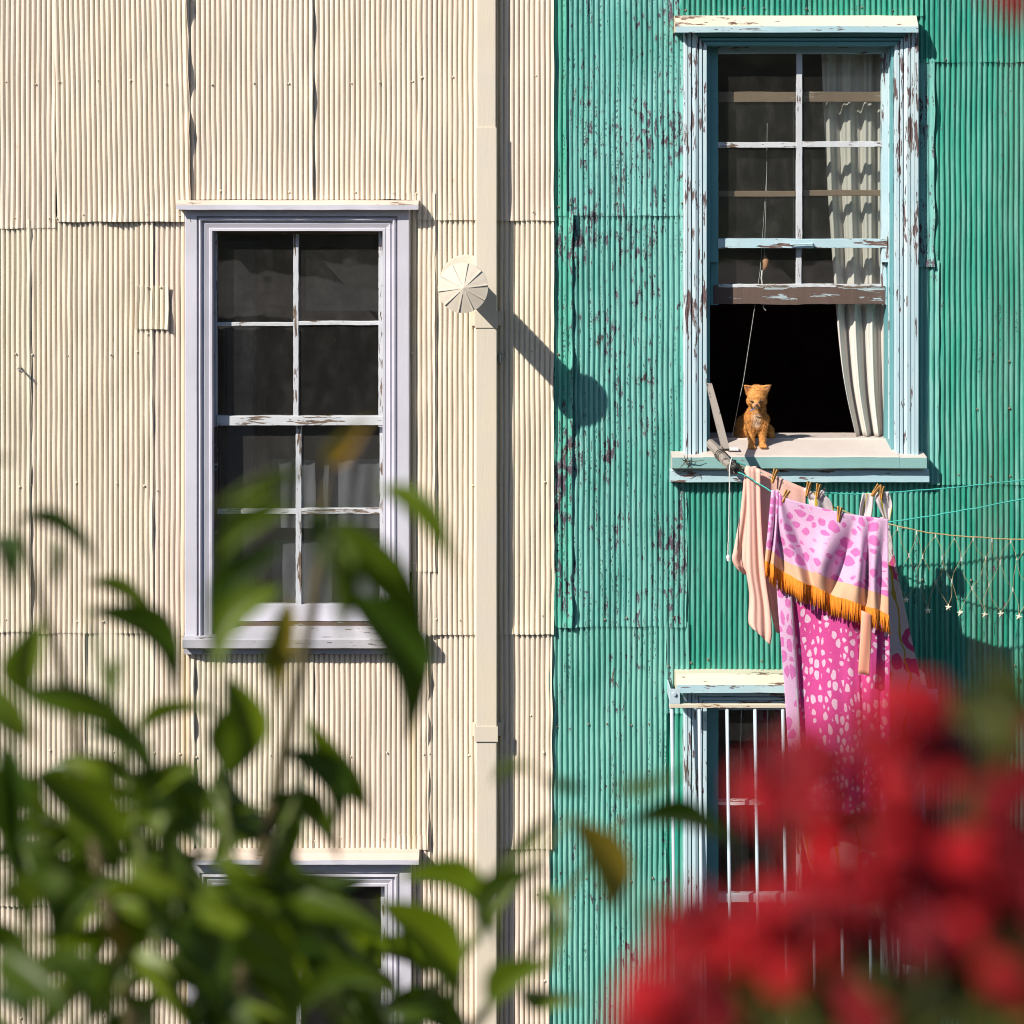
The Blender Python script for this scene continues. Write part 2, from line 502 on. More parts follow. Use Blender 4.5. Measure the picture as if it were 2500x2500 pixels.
# ---- corrugated sheets
CREAM = (0.835, 0.742, 0.62)
_seed = [10]
def sheet(parent, mat, color, x0, x1, y0, y1, layer=0, lean=0.0, amp=0.0070, flat=0.0, liftb=0.008, liftr=0.004,
          liftl=0.0, peel=0.0, pitch=PITCH_C, ph=0.0, crumple=0.0, base=0.004, sharp=0.68, steep=3.0):
    liftb, liftr, liftl = liftb * 1.4, liftr * 1.6, liftl * 1.5
    _seed[0] += 7
    s = _seed[0]
    xa, xb, za, zb = X(x0), X(x1), Z(y0), Z(y1)
    w, h = xb - xa, za - zb
    nx = max(4, int(w / pitch * 20)); nz = max(4, int(h / 0.065))
    # finer rows near the lower edge
    v = np.linspace(0, 1, nz + 1) ** 0.9
    u = np.linspace(0, 1, nx + 1)
    U, V = np.meshgrid(u, v)
    XX = xa + w * U
    ZZ = za - h * V
    phase = 2 * np.pi * (XX / pitch + ph) + 0.35 * sn(U, V, s, 1.2, 0.7)
    A = amp * (1 - np.clip(flat * (0.55 + 0.6 * sn(U, V, s + 1, 2.2, 1.6)), 0, 0.95))
    A = A * (1 + 0.16 * sn(U * w * 14, V * h * 2, s + 5, 1, 1))
    db, dr, dl = (1 - V) * h, (1 - U) * w, U * w
    D = base + layer * 0.007 + A * (np.tanh(steep * (np.cos(phase) + sharp)) + 0.12 * np.cos(phase))
    D = D + 0.0032 * sn(U * w * 2.2, V * h * 2.2, s + 2, 1, 1)
    rd = np.random.RandomState(s + 77)
    for k in range(int(3 + 5 * w * h)):
        cu, cv, rad, am = rd.uniform(0, w), rd.uniform(0, h), rd.uniform(0.012, 0.05), rd.uniform(-0.006, 0.004)
        D = D + am * np.exp(-(((U * w - cu) / rad) ** 2 + ((V * h - cv) / (rad * rd.uniform(1, 3))) ** 2))
    D = D + liftb * np.exp(-db / 0.05) * np.clip(0.45 + 0.55 * sn(U * w * 5, V, s + 3, 1, 0.0), 0.05, 1.5)
    if liftr: D = D + liftr * np.exp(-dr / 0.018) * np.clip(0.6 + 0.6 * sn(U * 0, V * h * 4, s + 4, 0, 1), 0, 2)
    if liftl: D = D + liftl * np.exp(-dl / 0.018) * np.clip(0.6 + 0.6 * sn(U * 0, V * h * 4, s + 6, 0, 1), 0, 2)
    # dents and tiny crinkles
    D = D + 0.0007 * sn(U * w * 24, V * h * 16, s + 8, 1, 1)
    if crumple:
        D = D + crumple * np.exp(-db / 0.09) * sn(U * w * 16, V * h * 18, s + 9, 1, 1)
        D = D + crumple * np.exp(-dl / 0.03) * sn(U * w * 30, V * h * 9, s + 11, 1, 1)
    XX = XX + lean / PXM * V + 0.0018 * sn(U * w * 1.5, V * h * 1.5, s + 10, 1, 1)
    XX = XX + np.exp(-dr / 0.03) * 0.0022 * sn(U * 0, V * h * 5, s + 12, 0, 1) + np.exp(-dl / 0.03) * 0.0022 * sn(U * 0, V * h * 5, s + 13, 0, 1)
    ZZ = ZZ + np.exp(-db / 0.02) * 0.0022 * sn(U * w * 6, V * 0, s + 14, 1, 0)
    P = np.stack([XX, -D, ZZ], -1).reshape(-1, 3)
    n1 = nx + 1
    idx = (np.arange(nz)[:, None] * n1 + np.arange(nx)[None]).ravel()
    F = np.stack([idx, idx + n1, idx + n1 + 1, idx + 1], -1)
    me = bpy.data.meshes.new('corrugated_sheet')
    me.vertices.add(len(P)); me.vertices.foreach_set('co', P.astype(np.float32).ravel())
    me.loops.add(F.size); me.loops.foreach_set('vertex_index', F.astype(np.int32).ravel())
    me.polygons.add(len(F)); me.polygons.foreach_set('loop_start', (np.arange(len(F)) * 4).astype(np.int32))
    me.polygons.foreach_set('use_smooth', [True] * len(F))
    me.update(calc_edges=True); me.validate()
    o = link('corrugated_sheet', me, mat, parent)
    o.color = (*color, 1)
    o['peel'] = float(peel)
    return o

nails = {'c': [], 'g': []}
def cream(x0, x1, y0, y1, layer, nailrows=(), tint=1.0, **k):
    c = tuple(a * tint * (1 + rng.uniform(-0.025, 0.025)) for a in CREAM)
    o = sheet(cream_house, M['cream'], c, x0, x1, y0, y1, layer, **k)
    for r in nailrows:
        x = x0 + 16
        while x < x1 - 6:
            nails['c'].append((x + rng.uniform(-6, 6), r + rng.uniform(-6, 6), layer))
            x += rng.choice((62, 75, 88, 100))
    return o
# top row
cream(LEFT, 138, TOP, 557, 1, (205, 530))
cream(128, 455, TOP, 541, 2, (200, 528), lean=14, liftr=0.022, liftb=0.016, crumple=0.0025)
cream(446, 766, TOP, 487, 1, (205, 470), lean=0, liftr=0.012, liftb=0.004)
cream(752, 1030, TOP, 487, 0, (205, 468), liftr=0.003, liftb=0.004)
cream(1016, 1222, TOP, 537, 1, (193, 520), liftr=0.0)
cream(1210, 1352, TOP, 538, 1, (190, 520), liftr=0.006, tint=1.0)
# second row
cream(LEFT, 78, 535, 1541, 1, (862, 1182, 1515), liftr=0.010, crumple=0.0012)
cream(68, 374, 527, 1545, 0, (862, 1182, 1520), liftr=0.006, liftb=0.010)
cream(364, 462, 527, 1552, -0.4, (1195, 1530), liftr=0.002)
cream(990, 1062, 470, 1395, 0, (690, 860, 1180, 1380), liftr=0.008, liftl=0.006)
cream(1004, 1050, 1380, 1570, -0.5, (1500,), liftr=0.006)
cream(1046, 1222, 525, 1549, -0.5, (862, 1180, 1515), liftr=0.0)
cream(1210, 1352, 525, 1547, 0, (860, 1180, 1505), liftr=0.008, crumple=0.001)
# third row
cream(LEFT, 210, 1528, 2210, 0, (1835, 2185))
cream(200, 378, 1528, 2205, -0.5, (1838, 2185), liftr=0.006)
cream(368, 474, 1532, 2700, -1, (1840, 2170), liftr=0.012)
cream(464, 766, 1560, 2078, -1.4, (1845, 2050), liftr=0.006, liftb=0.004)
cream(756, 1046, 1560, 2074, -1.8, (1842, 2050), liftr=0.012, liftb=0.004)
cream(1034, 1222, 1535, BOT, -2.0, (1842, 2140), liftr=0)
cream(1210, 1348, 1532, 2072, -1.2, (1752, 1836, 2060), liftr=0.012)
cream(1210, 1344, 2060, BOT, -1.8, (2180, 2400), liftr=0.008)
# fourth row
cream(LEFT, 380, 2195, BOT, -1.0, (2350, 2480))
cream(1000, 1050, 2064, BOT, -2.2, (2260,), liftr=0.004)
# repair patches riveted on
cream(331, 414, 697, 803, 1.3, (), liftr=0.014, liftb=0.006, liftl=0.003)
nails['c'] += [(362, 700, 1.6), (394, 701, 1.6), (362, 815, 0.6), (408, 790, 1.6)]
cream(968, 1042, 2037, 2073, 0, (), liftr=0.004, liftl=0.006)

GRN = (0.18, 0.49, 0.435)
GRN2 = (0.018, 0.295, 0.20)
def green(x0, x1, y0, y1, layer, nailrows=(), color=GRN, peel=0.0, **k):
    c = tuple(a * (1 + rng.uniform(-0.05, 0.05)) for a in color)
    k.setdefault('pitch', PITCH_G)
    o = sheet(green_house, M['green'], c, x0, x1, y0, y1, layer, peel=peel, base=-0.010, sharp=0.28, steep=2.6, **k)
    for r in nailrows:
        x = x0 + 14
        while x < x1 - 6:
            if rng.random() < 0.65: nails['g'].append((x + rng.uniform(-6, 6), r + rng.uniform(-5, 5), layer))
            x += rng.choice((52, 65, 78))
    return o
green(1344, 1384, TOP, 528, 1.4, (275, 508), peel=0.55, liftr=0.006, amp=0.006, crumple=0.002, color=(0.09, 0.46, 0.33))
green(1376, 1672, TOP, 527, 0.8, (262, 498), peel=0.85, flat=0.45)
green(1660, 1966, TOP, 41, 0.9, (22,), color=GRN2, liftr=0.008)
green(1954, 2252, TOP, 41, 0.4, (22,), color=GRN2)
green(2240, RIGHT, TOP, 153, 0.8, (142,), color=GRN2, peel=-0.5)
green(1346, 1398, 515, 1532, 1.6, (870, 1200, 1505), peel=1.0, liftr=0.024, amp=0.006, crumple=0.003, color=(0.10, 0.46, 0.35))
green(1388, 1676, 514, 1531, 0.2, (1510,), peel=0.75, flat=0.15)
green(2236, 2280, 145, 652, 1.2, (630,), peel=0.9, liftr=0.016, amp=0.002, crumple=0.002)
green(2236, 2292, 636, 1182, 0.0, (1150,), peel=0.0, liftr=0.006, amp=0.006)
green(2272, RIGHT, 140, 1184, -0.3, (880, 995, 1160), peel=-0.1, color=(0.05, 0.345, 0.265))
green(1668, 2250, 1168, 1640, -0.3, (1290, 1615), peel=-0.2, color=(0.04, 0.335, 0.245), liftb=0.003)
green(2236, RIGHT, 1170, 1900, -0.8, (1420, 1630), peel=-0.15, color=GRN2)
green(1342, 1626, 1518, BOT, -0.6, (1772, 2150), peel=0.35, liftr=0.008)
green(1616, 1682, 1518, 1742, 0.2, (1625,), peel=0.5)
green(1616, 1682, 1728, BOT, -0.6, (1900,), peel=0.35, color=GRN2)
green(2236, RIGHT, 1885, BOT, -1.2, (2100,), peel=0.0, color=GRN2)

def nail_mesh(lst, parent, mat, base):
    mb = MB()
    for (px, py, layer) in lst:
        c = Vector((X(px), -(base + layer * 0.007 + 0.0075), Z(py)))
        r = 0.0075 * rng.uniform(0.8, 1.15)
        vs = [c + Vector((0, -0.008, 0))]
        for k in range(8):
            a = k * math.pi / 4
            vs.append(c + Vector((0.62 * r * math.cos(a), -0.0062, 0.62 * r * math.sin(a))))
        for k in range(8):
            a = k * math.pi / 4
            vs.append(c + Vector((r * math.cos(a), 0.004, r * math.sin(a))))
        fs = [(0, 1 + k, 1 + (k + 1) % 8) for k in range(8)] + [(1 + k, 9 + k, 9 + (k + 1) % 8, 1 + (k + 1) % 8) for k in range(8)]
        mb.add(vs, fs)
    o = mb.build('nail_heads', mat, parent, True)
    o['kind'] = 'stuff'
    return o
nail_mesh(nails['c'], cream_house, M['nail'], 0.004)
nail_mesh(nails['g'], green_house, M['nail_rust'], -0.010)

# ------------------------------------------------------------------ windows
def window_root(parent, w, mat, label):
    """jamb lining boxes round the opening = the window part itself"""
    mb = MB()
    a, b, c, d = X(w[0]), X(w[1]), Z(w[2]), Z(w[3])
    t = 0.012
    mb.box((a, -0.01, d), (a + t, 0.21, c))
    mb.box((b - t, -0.01, d), (b, 0.21, c))
    mb.box((a + t, -0.01, c - t), (b - t, 0.21, c))
    o = mb.build('window', mat, parent)
    o['label'] = label
    return o

def casing(win, x0, x1, y0, y1, wl, prof, mz, mx):
    """moulded casing: left, right and head boards mitred; px values, prof = [(fraction, protrusion)]"""
    xa, xb, zt, zb = X(x0), X(x1), Z(y0), Z(y1)
    w = wl / PXM
    P = [(f * w, p) for f, p in prof]
    nseg = max(2, int((zt - zb) / 0.12))
    def strip(ends, name, mat):
        vs, fs = [], []
        k = len(P)
        for e in ends:
            vs += e
        for i in range(len(ends) - 1):
            for j in range(k - 1):
                fs.append((i*k+j, (i+1)*k+j, (i+1)*k+j+1, i*k+j+1))
        o = mesh(name, vs, fs, mat, win)
        return o
    L, R, H = [], [], []
    for i in range(nseg + 1):
        t = i / nseg
        L.append([(xa + o_ + 0.0008 * mnoise.noise((t * 9, 1, o_ * 40)), -p + 0.001 * mnoise.noise((t * 7, 3, o_ * 60)), (zt - o_) + (zb - zt + o_) * t) for o_, p in P])
        R.append([(xb - o_ + 0.0008 * mnoise.noise((t * 9, 5, o_ * 40)), -p + 0.001 * mnoise.noise((t * 7, 8, o_ * 60)), (zt - o_) + (zb - zt + o_) * t) for o_, p in P])
        H.append([(xa + o_ + (xb - xa - 2 * o_) * t, -p, zt - o_ + 0.0006 * mnoise.noise((t * 9, 2, o_ * 40))) for o_, p in P])
    strip(L, 'casing_board', mz)
    strip(R[::-1], 'casing_board', mz)
    strip(H[::-1], 'casing_board', mx)

PROF_C = [(0, -0.01), (0, 0.052), (0.03, 0.056), (0.44, 0.056), (0.455, 0.036), (0.50, 0.036), (0.52, 0.054), (0.58, 0.057), (0.62, 0.050),
          (0.635, 0.032), (0.68, 0.032), (0.72, 0.040), (0.88, 0.030), (0.90, 0.034), (0.99, 0.034), (1.0, 0.030), (1.0, -0.03)]
PROF_G = [(0, -0.01), (0, 0.060), (0.04, 0.066), (0.15, 0.066), (0.165, 0.046), (0.19, 0.062), (0.30, 0.062), (0.32, 0.036), (0.36, 0.055), (0.50, 0.058),
          (0.62, 0.050), (0.64, 0.032), (0.68, 0.052), (0.78, 0.052), (0.795, 0.032), (0.83, 0.046), (0.98, 0.046), (1.0, 0.040), (1.0, -0.03)]

def cap(win, name, x0, x1, ytop, yft, yfb, p, mats, drip=0.012):
    """header cap with a sloping top. ytop on wall, yft/yfb apparent at protrusion p"""
    mb = MB()
    xa, xb = X(x0, p), X(x1, p)
    prof = [(-0.04, Z(ytop, p - 0.05)), (p - 0.05, Z(ytop, p - 0.05)), (p - 0.003, Z(yft, p) + 0.003), (p, Z(yft, p)), (p, Z(yfb, p)), (p - 0.01, Z(yfb, p)), (p - 0.012, Z(yfb, p) + 0.004), (-0.04, Z(yfb, p) + 0.004)]
    mb.prism_x(prof, xa, xb, 0, 24, 0.0022)
    # front face takes the second material
    o = mb.build(name, mats, win)
    me = o.data
    for pl in me.polygons:
        if abs(pl.normal.y) > 0.9 or pl.normal.z < -0.3:
            pl.material_index = len(mats) - 1
    return o

def bar_h(win, name, x0, x1, ya, yb, p, depth, mat, wob=0.0015):
    mb = MB()
    za, zb = Z(ya, p), Z(yb, p)
    mb.prism_x([(p - depth, za), (p - 0.002, za), (p, za - 0.002), (p, zb + 0.002), (p - 0.002, zb), (p - depth, zb)], X(x0, p), X(x1, p), 0, 60, wob * 1.6)
    return mb.build(name, mat, win)

def bar_v(win, name, xa, xb, y0, y1, p, depth, mat, wob=0.0012):
    mb = MB()
    a, b = X(xa, p), X(xb, p)
    n = 60
    vs, fs = [], []
    prof = [(a, p - depth), (a, p - 0.002), (a + 0.002, p), (b - 0.002, p), (b, p - 0.002), (b, p - depth)]
    for i in range(n + 1):
        t = i / n
        z = Z(y0, p) + (Z(y1, p) - Z(y0, p)) * t
        for j, (x, q) in enumerate(prof):
            wv = 1.8 * wob * mnoise.noise((x * 60, z * 22, 4.0)) if 0 < j < 5 else 0
            vs.append((x + wv, -q + wv * 0.5, z))
    for i in range(n):
        for j in range(6):
            k = (j + 1) % 6
            fs.append((i*6+j, (i+1)*6+j, (i+1)*6+k, i*6+k))
    fs.append(tuple(range(6))); fs.append(tuple(n*6+j for j in reversed(range(6))))
    mb.add(vs, fs)
    return mb.build(name, mat, win)

def pane(win, x0, x1, y0, y1, p, mat):
    a, b, c, d = X(x0, p), X(x1, p), Z(y0, p), Z(y1, p)
    t = rng.uniform(-0.0015, 0.0015)
    return mesh('pane', [(a, -p + t, c), (b, -p - t, c), (b, -p + t, d), (a, -p - t, d)], [(0, 3, 2, 1)], mat, win)

# --- upper cream window
w1 = window_root(cream_house, W1, M['lilac_z'], 'tall lilac-white sash window with eight panes')
casing(w1, 455, 1001, 498, 1548, 66, PROF_C, M['lilac_z'], M['lilac_x'])
cap(w1, 'header_cap', 430, 1021, 489, 500, 512, 0.112, [M['lilac_cap'], M['lilac_x']])
P1, P1b = -0.055, -0.10
bar_v(w1, 'stile', 517, 529, 556, 1042, P1, 0.04, M['putty_z'])
bar_v(w1, 'stile', 924, 936, 556, 1042, P1, 0.04, M['putty_z'])
bar_h(w1, 'top_rail', 529, 924, 556, 571, P1, 0.04, M['ochre_x'])
bar_h(w1, 'meeting_rail', 529, 934, 1016, 1039, P1 + 0.006, 0.045, M['putty_x'])
bar_v(w1, 'muntin', 716, 729, 571, 1017, P1 - 0.003, 0.03, M['putty_z'])
bar_h(w1, 'muntin', 529, 716, 787, 796, P1 - 0.004, 0.03, M['putty_x'])
bar_h(w1, 'muntin', 729, 925, 784, 794, P1 - 0.004, 0.03, M['putty_x'])
for (a, b, c, d) in ((528, 718, 570, 789), (727, 926, 570, 787), (528, 718, 794, 1018), (727, 926, 792, 1018)):
    pane(w1, a, b, c, d, P1 - 0.016, M['glass'])
bar_v(w1, 'stile', 519, 530, 1030, 1540, P1b, 0.04, M['bare_x'])
bar_v(w1, 'stile', 927, 939, 1030, 1540, P1b, 0.04, M['putty_z'])
bar_v(w1, 'muntin', 722, 736, 1036, 1478, P1b - 0.003, 0.03, M['putty_z'])
bar_h(w1, 'muntin', 530, 723, 1243, 1255, P1b - 0.004, 0.03, M['putty_x'])
bar_h(w1, 'muntin', 735, 928, 1241, 1255, P1b - 0.004, 0.03, M['putty_x'])
bar_h(w1, 'bottom_rail', 530, 927, 1476, 1517, P1b, 0.045, M['lilac_x'])
bar_h(w1, 'inner_sill_board', 512, 945, 1518, 1552, P1b - 0.004, 0.07, M['bare_x'])
for (a, b, c, d) in ((529, 724, 1036, 1245), (734, 929, 1036, 1245), (529, 724, 1253, 1478), (734, 929, 1253, 1478)):
    pane(w1, a, b, c, d, P1b - 0.016, M['glass_dusty'])
mb = MB()
mb.prism_x([(-0.19, Z(1535, 0)), (0.095, Z(1562, 0.095) + 0.008), (0.105, Z(1562, 0.105)), (0.105, Z(1582, 0.105)), (0.09, Z(1584, 0.09)), (-0.012, Z(1584, 0.09)), (-0.19, Z(1580, 0))], X(446, 0.1), X(1038, 0.1), 0, 24, 0.002)
mb.build('sill', M['grey_sill'], w1)
mb = MB()
mb.box((X(449, 0.05), -0.045, Z(1597, 0.04)), (X(1032, 0.05), 0.01, Z(1583, 0.04)))
mb.build('apron', M['grey_sill'], w1)

# --- lower cream window
w2 = window_root(cream_house, W2, M['lilac_z'], 'lower cream-wall window mostly hidden by leaves')
casing(w2, 462, 1006, 2093, 3066, 66, PROF_C, M['lilac_z'], M['lilac_x'])
cap(w2, 'header_cap', 462, 1022, 2082, 2100, 2111, 0.125, [M['lilac_cap'], M['lilac_x']])
bar_v(w2, 'stile', 519, 530, 2148, 3040, P1, 0.04, M['putty_z'])
bar_v(w2, 'stile', 930, 942, 2148, 3040, P1, 0.04, M['putty_z'])
bar_h(w2, 'top_rail', 530, 930, 2150, 2166, P1, 0.04, M['ochre_x'])
bar_v(w2, 'muntin', 722, 735, 2166, 2600, P1 - 0.003, 0.03, M['putty_z'])
bar_h(w2, 'muntin', 530, 722, 2370, 2380, P1 - 0.004, 0.03, M['putty_x'])
bar_h(w2, 'muntin', 735, 930, 2370, 2380, P1 - 0.004, 0.03, M['putty_x'])
bar_h(w2, 'meeting_rail', 530, 930, 2600, 2622, P1, 0.04, M['putty_x'])
for (a, b, c, d) in ((529, 724, 2165, 2372), (733, 931, 2165, 2372), (529, 724, 2378, 2602), (733, 931, 2378, 2602), (529, 931, 2620, 3050)):
    pane(w2, a, b, c, d, P1 - 0.016, M['glass'])

# --- upper blue window, lower sash raised
w3 = window_root(green_house, W3, M['teal_z'], 'pale blue flaking window with its lower sash raised')
casing(w3, 1667, 2238, 56, 1122, 57, PROF_G, M['blue_z'], M['teal_z'])
cap(w3, 'header_cap', 1650, 2242, 38, 64, 79, 0.135, [M['ivory_x'], M['blue_x']])
PU, PL = -0.075, -0.125
bar_v(w3, 'stile', 1732, 1753, 108, 640, PU, 0.04, M['teal_z'])
bar_v(w3, 'stile', 2153, 2176, 108, 640, PU, 0.04, M['blue_z'])
bar_h(w3, 'top_rail', 1753, 2153, 108, 131, PU, 0.04, M['blue_x'])
bar_h(w3, 'meeting_rail', 1753, 2166, 583, 606, PU + 0.004, 0.045, M['blue_x'])
bar_v(w3, 'muntin', 1945, 1959, 131, 584, PU - 0.003, 0.03, M['putty_z'])
bar_h(w3, 'muntin', 1753, 1946, 347, 361, PU - 0.004, 0.03, M['putty_x'])
bar_h(w3, 'muntin', 1958, 2153, 345, 359, PU - 0.004, 0.03, M['putty_x'])
for (a, b, c, d) in ((1752, 1947, 130, 349), (1957, 2154, 130, 347), (1752, 1947, 359, 585), (1957, 2154, 357, 585)):
    pane(w3, a, b, c, d, PU - 0.016, M['glass'])
bar_v(w3, 'stile', 1734, 1754, 222, 745, PL, 0.04, M['teal_z'])
bar_v(w3, 'stile', 2152, 2170, 222, 745, PL, 0.04, M['blue_z'])
bar_h(w3, 'top_rail', 1754, 2152, 224, 249, PL, 0.04, M['ochre_x'])
bar_h(w3, 'muntin', 1754, 1945, 466, 480, PL - 0.004, 0.03, M['ochre_x'])
bar_h(w3, 'muntin', 1957, 2152, 464, 478, PL - 0.004, 0.03, M['ochre_x'])
bar_v(w3, 'muntin', 1944, 1957, 249, 698, PL - 0.002, 0.03, M['putty_z'])
bar_h(w3, 'bottom_rail', 1742, 2160, 697, 743, PL + 0.006, 0.05, M['bare_x'], 0.003)
bar_h(w3, 'putty_line', 1754, 2152, 694, 702, PL + 0.008, 0.05, M['putty_x'], 0.003)
for (a, b, c, d) in ((1753, 1946, 248, 468), (1956, 2153, 248, 466), (1753, 1946, 478, 699), (1956, 2153, 476, 699)):
    pane(w3, a, b, c, d, PL - 0.016, M['glass'])
# sash lift on the meeting rail
mb = MB()
mb.tube([at(1930, 597, PU + 0.006), at(1930, 597, PU + 0.022), at(1984, 595, PU + 0.022), at(1984, 595, PU + 0.006)], 0.005, 6)
mb.build('sash_lift', M['blue_x'], w3)
# deep inner stops left and right
bar_v(w3, 'parting_stop', 1724, 1733, 100, 1072, -0.045, 0.02, M['teal_z'])
bar_v(w3, 'parting_stop', 2170, 2177, 100, 1072, -0.045, 0.02, M['blue_z'])
zsb = Z(1070, -0.17)
mb = MB()
mb.prism_x([(-0.42, zsb - 0.004), (-0.155, zsb + 0.000), (-0.15, zsb + 0.004), (-0.145, zsb - 0.004), (0.10, Z(1114, 0.10) + 0.004), (0.108, Z(1116, 0.108)), (0.108, Z(1143, 0.108)), (0.09, Z(1146, 0.09)), (-0.42, Z(1146, 0.09))], X(1712, 0), X(2186, 0), 0, 30, 0.0025)
o = mb.build('sill', [M['sill_x'], M['sea_x']], w3)
for pl in o.data.polygons:
    if abs(pl.normal.y) > 0.9: pl.material_index = 1
for (a, b) in ((1641, 1714), (2187, 2262)):
    mb = MB()
    mb.prism_x([(0.0, Z(1105, 0.05)), (0.10, Z(1115, 0.10)), (0.107, Z(1117, 0.107)), (0.107, Z(1143, 0.107)), (0.09, Z(1146, 0.09)), (0.0, Z(1146, 0.09))], X(a, 0.1), X(b, 0.0) if a < 1700 else X(b, 0.1), 0, 4, 0.001)
    o = mb.build('sill_horn', [M['sill_x'], M['sea_x']], w3)
    for pl in o.data.polygons:
        if abs(pl.normal.y) > 0.9: pl.material_index = 1
mb = MB()
mb.prism_x([(-0.012, Z(1147, 0.05)), (0.052, Z(1147, 0.05)), (0.058, Z(1150, 0.05)), (0.058, Z(1176, 0.05)), (0.05, Z(1178, 0.05)), (-0.012, Z(1178, 0.05))], X(1637, 0.05), X(2268, 0.05), 0, 30, 0.003)
mb.build('apron', M['blue_x'], w3)

# --- lower blue window
w4 = window_root(green_house, W4, M['teal_z'], 'lower pale blue window behind iron bars')
casing(w4, 1667, 2244, 1658, 2700, 57, PROF_G, M['blue_z'], M['blue_x'])
cap(w4, 'header_cap', 1652, 2262, 1645, 1672, 1692, 0.135, [M['ivory_x'], M['blue_x']])
bar_v(w4, 'stile', 1726, 1754, 1716, 2660, PU, 0.04, M['teal_z'])
bar_v(w4, 'stile', 2152, 2180, 1716, 2660, PU, 0.04, M['blue_z'])
bar_h(w4, 'top_rail', 1754, 2152, 1722, 1734, PU, 0.04, M['blue_x'])
bar_v(w4, 'muntin', 1945, 1959, 1734, 2190, PU - 0.003, 0.03, M['putty_z'])
bar_h(w4, 'muntin', 1754, 1946, 1954, 1966, PU - 0.004, 0.03, M['putty_x'])
bar_h(w4, 'muntin', 1958, 2152, 1954, 1966, PU - 0.004, 0.03, M['putty_x'])
bar_h(w4, 'meeting_rail', 1754, 2152, 2182, 2204, PU, 0.04, M['blue_x'])
for (a, b, c, d) in ((1753, 1947, 1733, 1956), (1957, 2153, 1733, 1956), (1753, 1947, 1964, 2184), (1957, 2153, 1964, 2184), (1753, 2153, 2202, 2650)):
    pane(w4, a, b, c, d, PU - 0.016, M['glass'])

# ------------------------------------------------------------------ iron guard in front of the lower blue window
guard = empty('window_guard', 'pale blue iron bar guard over the lower blue window', 'window guard')
GP = 0.20
mb = MB()
z0, z1 = Z(1727, GP), Z(1718, GP)
mb.box((X(1634, GP), -GP - 0.018, z0), (X(2285, GP), -GP + 0.012, z1))
bevel(mb.build('top_bar', M['iron_x'], guard), 0.003)
for xa in (1634, 2262):
    mb = MB()
    mb.box((X(xa, GP), -GP - 0.016, Z(1717, GP)), (X(xa + 26, GP), -GP - 0.010, Z(1680, GP)))
    mb.box((X(xa + 2, GP), -GP - 0.010, Z(1717, GP)), (X(xa + 5, GP), 0.02, Z(1684, GP)))
    br = bevel(mb.build('bracket', M['iron'], guard), 0.002)
    mb = MB()
    c = at(xa + 12, 1694, GP + 0.016)
    mb.tube([c, c + Vector((0, -0.012, 0))], 0.011, 8)
    mb.build('bolt', M['iron'], br)
for k, xt in enumerate((1640, 1707, 1775, 1843, 1911, 1979, 2047, 2115, 2183, 2250)):
    mb = MB()
    mb.tube([at(xt, 1728, GP), at(xt + 6 + 0.5 * k, 2250, GP + 0.05), at(xt + 9 + k, 2760, GP + 0.08)], 0.0105, 8)
    mb.build('bar', M['iron'], guard, True)
mb = MB()
mb.box((X(1644, GP + 0.08), -GP - 0.09, Z(2775, GP)), (X(2285, GP + 0.08), -GP - 0.06, Z(2762, GP)))
mb.build('bottom_bar', M['iron_x'], guard)

# ------------------------------------------------------------------ downpipe
pipe = empty('downpipe', 'square cream downpipe running the full height of the wall', 'downpipe')
def pipe_section(ya, yb, xa, xb, p0, p1):
    mb = MB()
    n = 14
    for i in range(n):
        a, b = ya + (yb - ya) * i / n, ya + (yb - ya) * (i + 1) / n
        j = 0.0012
        xa0 = X(xa) + j * mnoise.noise((a * 0.01, 1, 2)); xa1 = X(xa) + j * mnoise.noise((b * 0.01, 1, 2))
        xb0 = X(xb) + j * mnoise.noise((a * 0.01, 4, 2)); xb1 = X(xb) + j * mnoise.noise((b * 0.01, 4, 2))
        pa = p1 + 2 * j * mnoise.noise((a * 0.012, 7, 2)); pb = p1 + 2 * j * mnoise.noise((b * 0.012, 7, 2))
        za, zb = Z(a), Z(b)
        r = 0.006
        A = [(xa0, -p0), (xa0, -pa + r), (xa0 + r * .3, -pa + r * .3), (xa0 + r, -pa), (xb0 - r, -pa), (xb0 - r * .3, -pa + r * .3), (xb0, -pa + r), (xb0, -p0)]
        B = [(xa1, -p0), (xa1, -pb + r), (xa1 + r * .3, -pb + r * .3), (xa1 + r, -pb), (xb1 - r, -pb), (xb1 - r * .3, -pb + r * .3), (xb1, -pb + r), (xb1, -p0)]
        vs = [(x, y, za) for x, y in A] + [(x, y, zb) for x, y in B]
        fs = [(j_, j_ + 8, j_ + 9, j_ + 1) for j_ in range(7)]
        if i == 0: fs.append(tuple(range(8)))
        if i == n - 1: fs.append(tuple(reversed(range(8, 16))))
        mb.add(vs, fs)
    return mb.build('pipe_section', M['pipe'], pipe)
pipe_section(TOP - 300, 314, 1164, 1211, 0.010, 0.098)
pipe_section(312, 1796, 1162, 1213.5, 0.010, 0.104)
pipe_section(1790, 3400, 1163.5, 1213, 0.010, 0.099)
for (ya, yb) in ((757, 796), (1760, 1796)):
    mb = MB()
    mb.box((X(1161), -0.110, Z(yb)), (X(1214.5), -0.106, Z(ya)))
    mb.box((X(1160), -0.110, Z(yb)), (X(1161), -0.016, Z(ya)))
    mb.box((X(1214.5), -0.110, Z(yb)), (X(1215.5), -0.016, Z(ya)))
    mb.box((X(1150), -0.020, Z(yb) + 0.004), (X(1160), -0.014, Z(ya) - 0.004))
    mb.box((X(1215.5), -0.020, Z(yb) + 0.004), (X(1229), -0.014, Z(ya) - 0.004))
    mb.build('bracket', M['pipe'], pipe)
mb = MB()
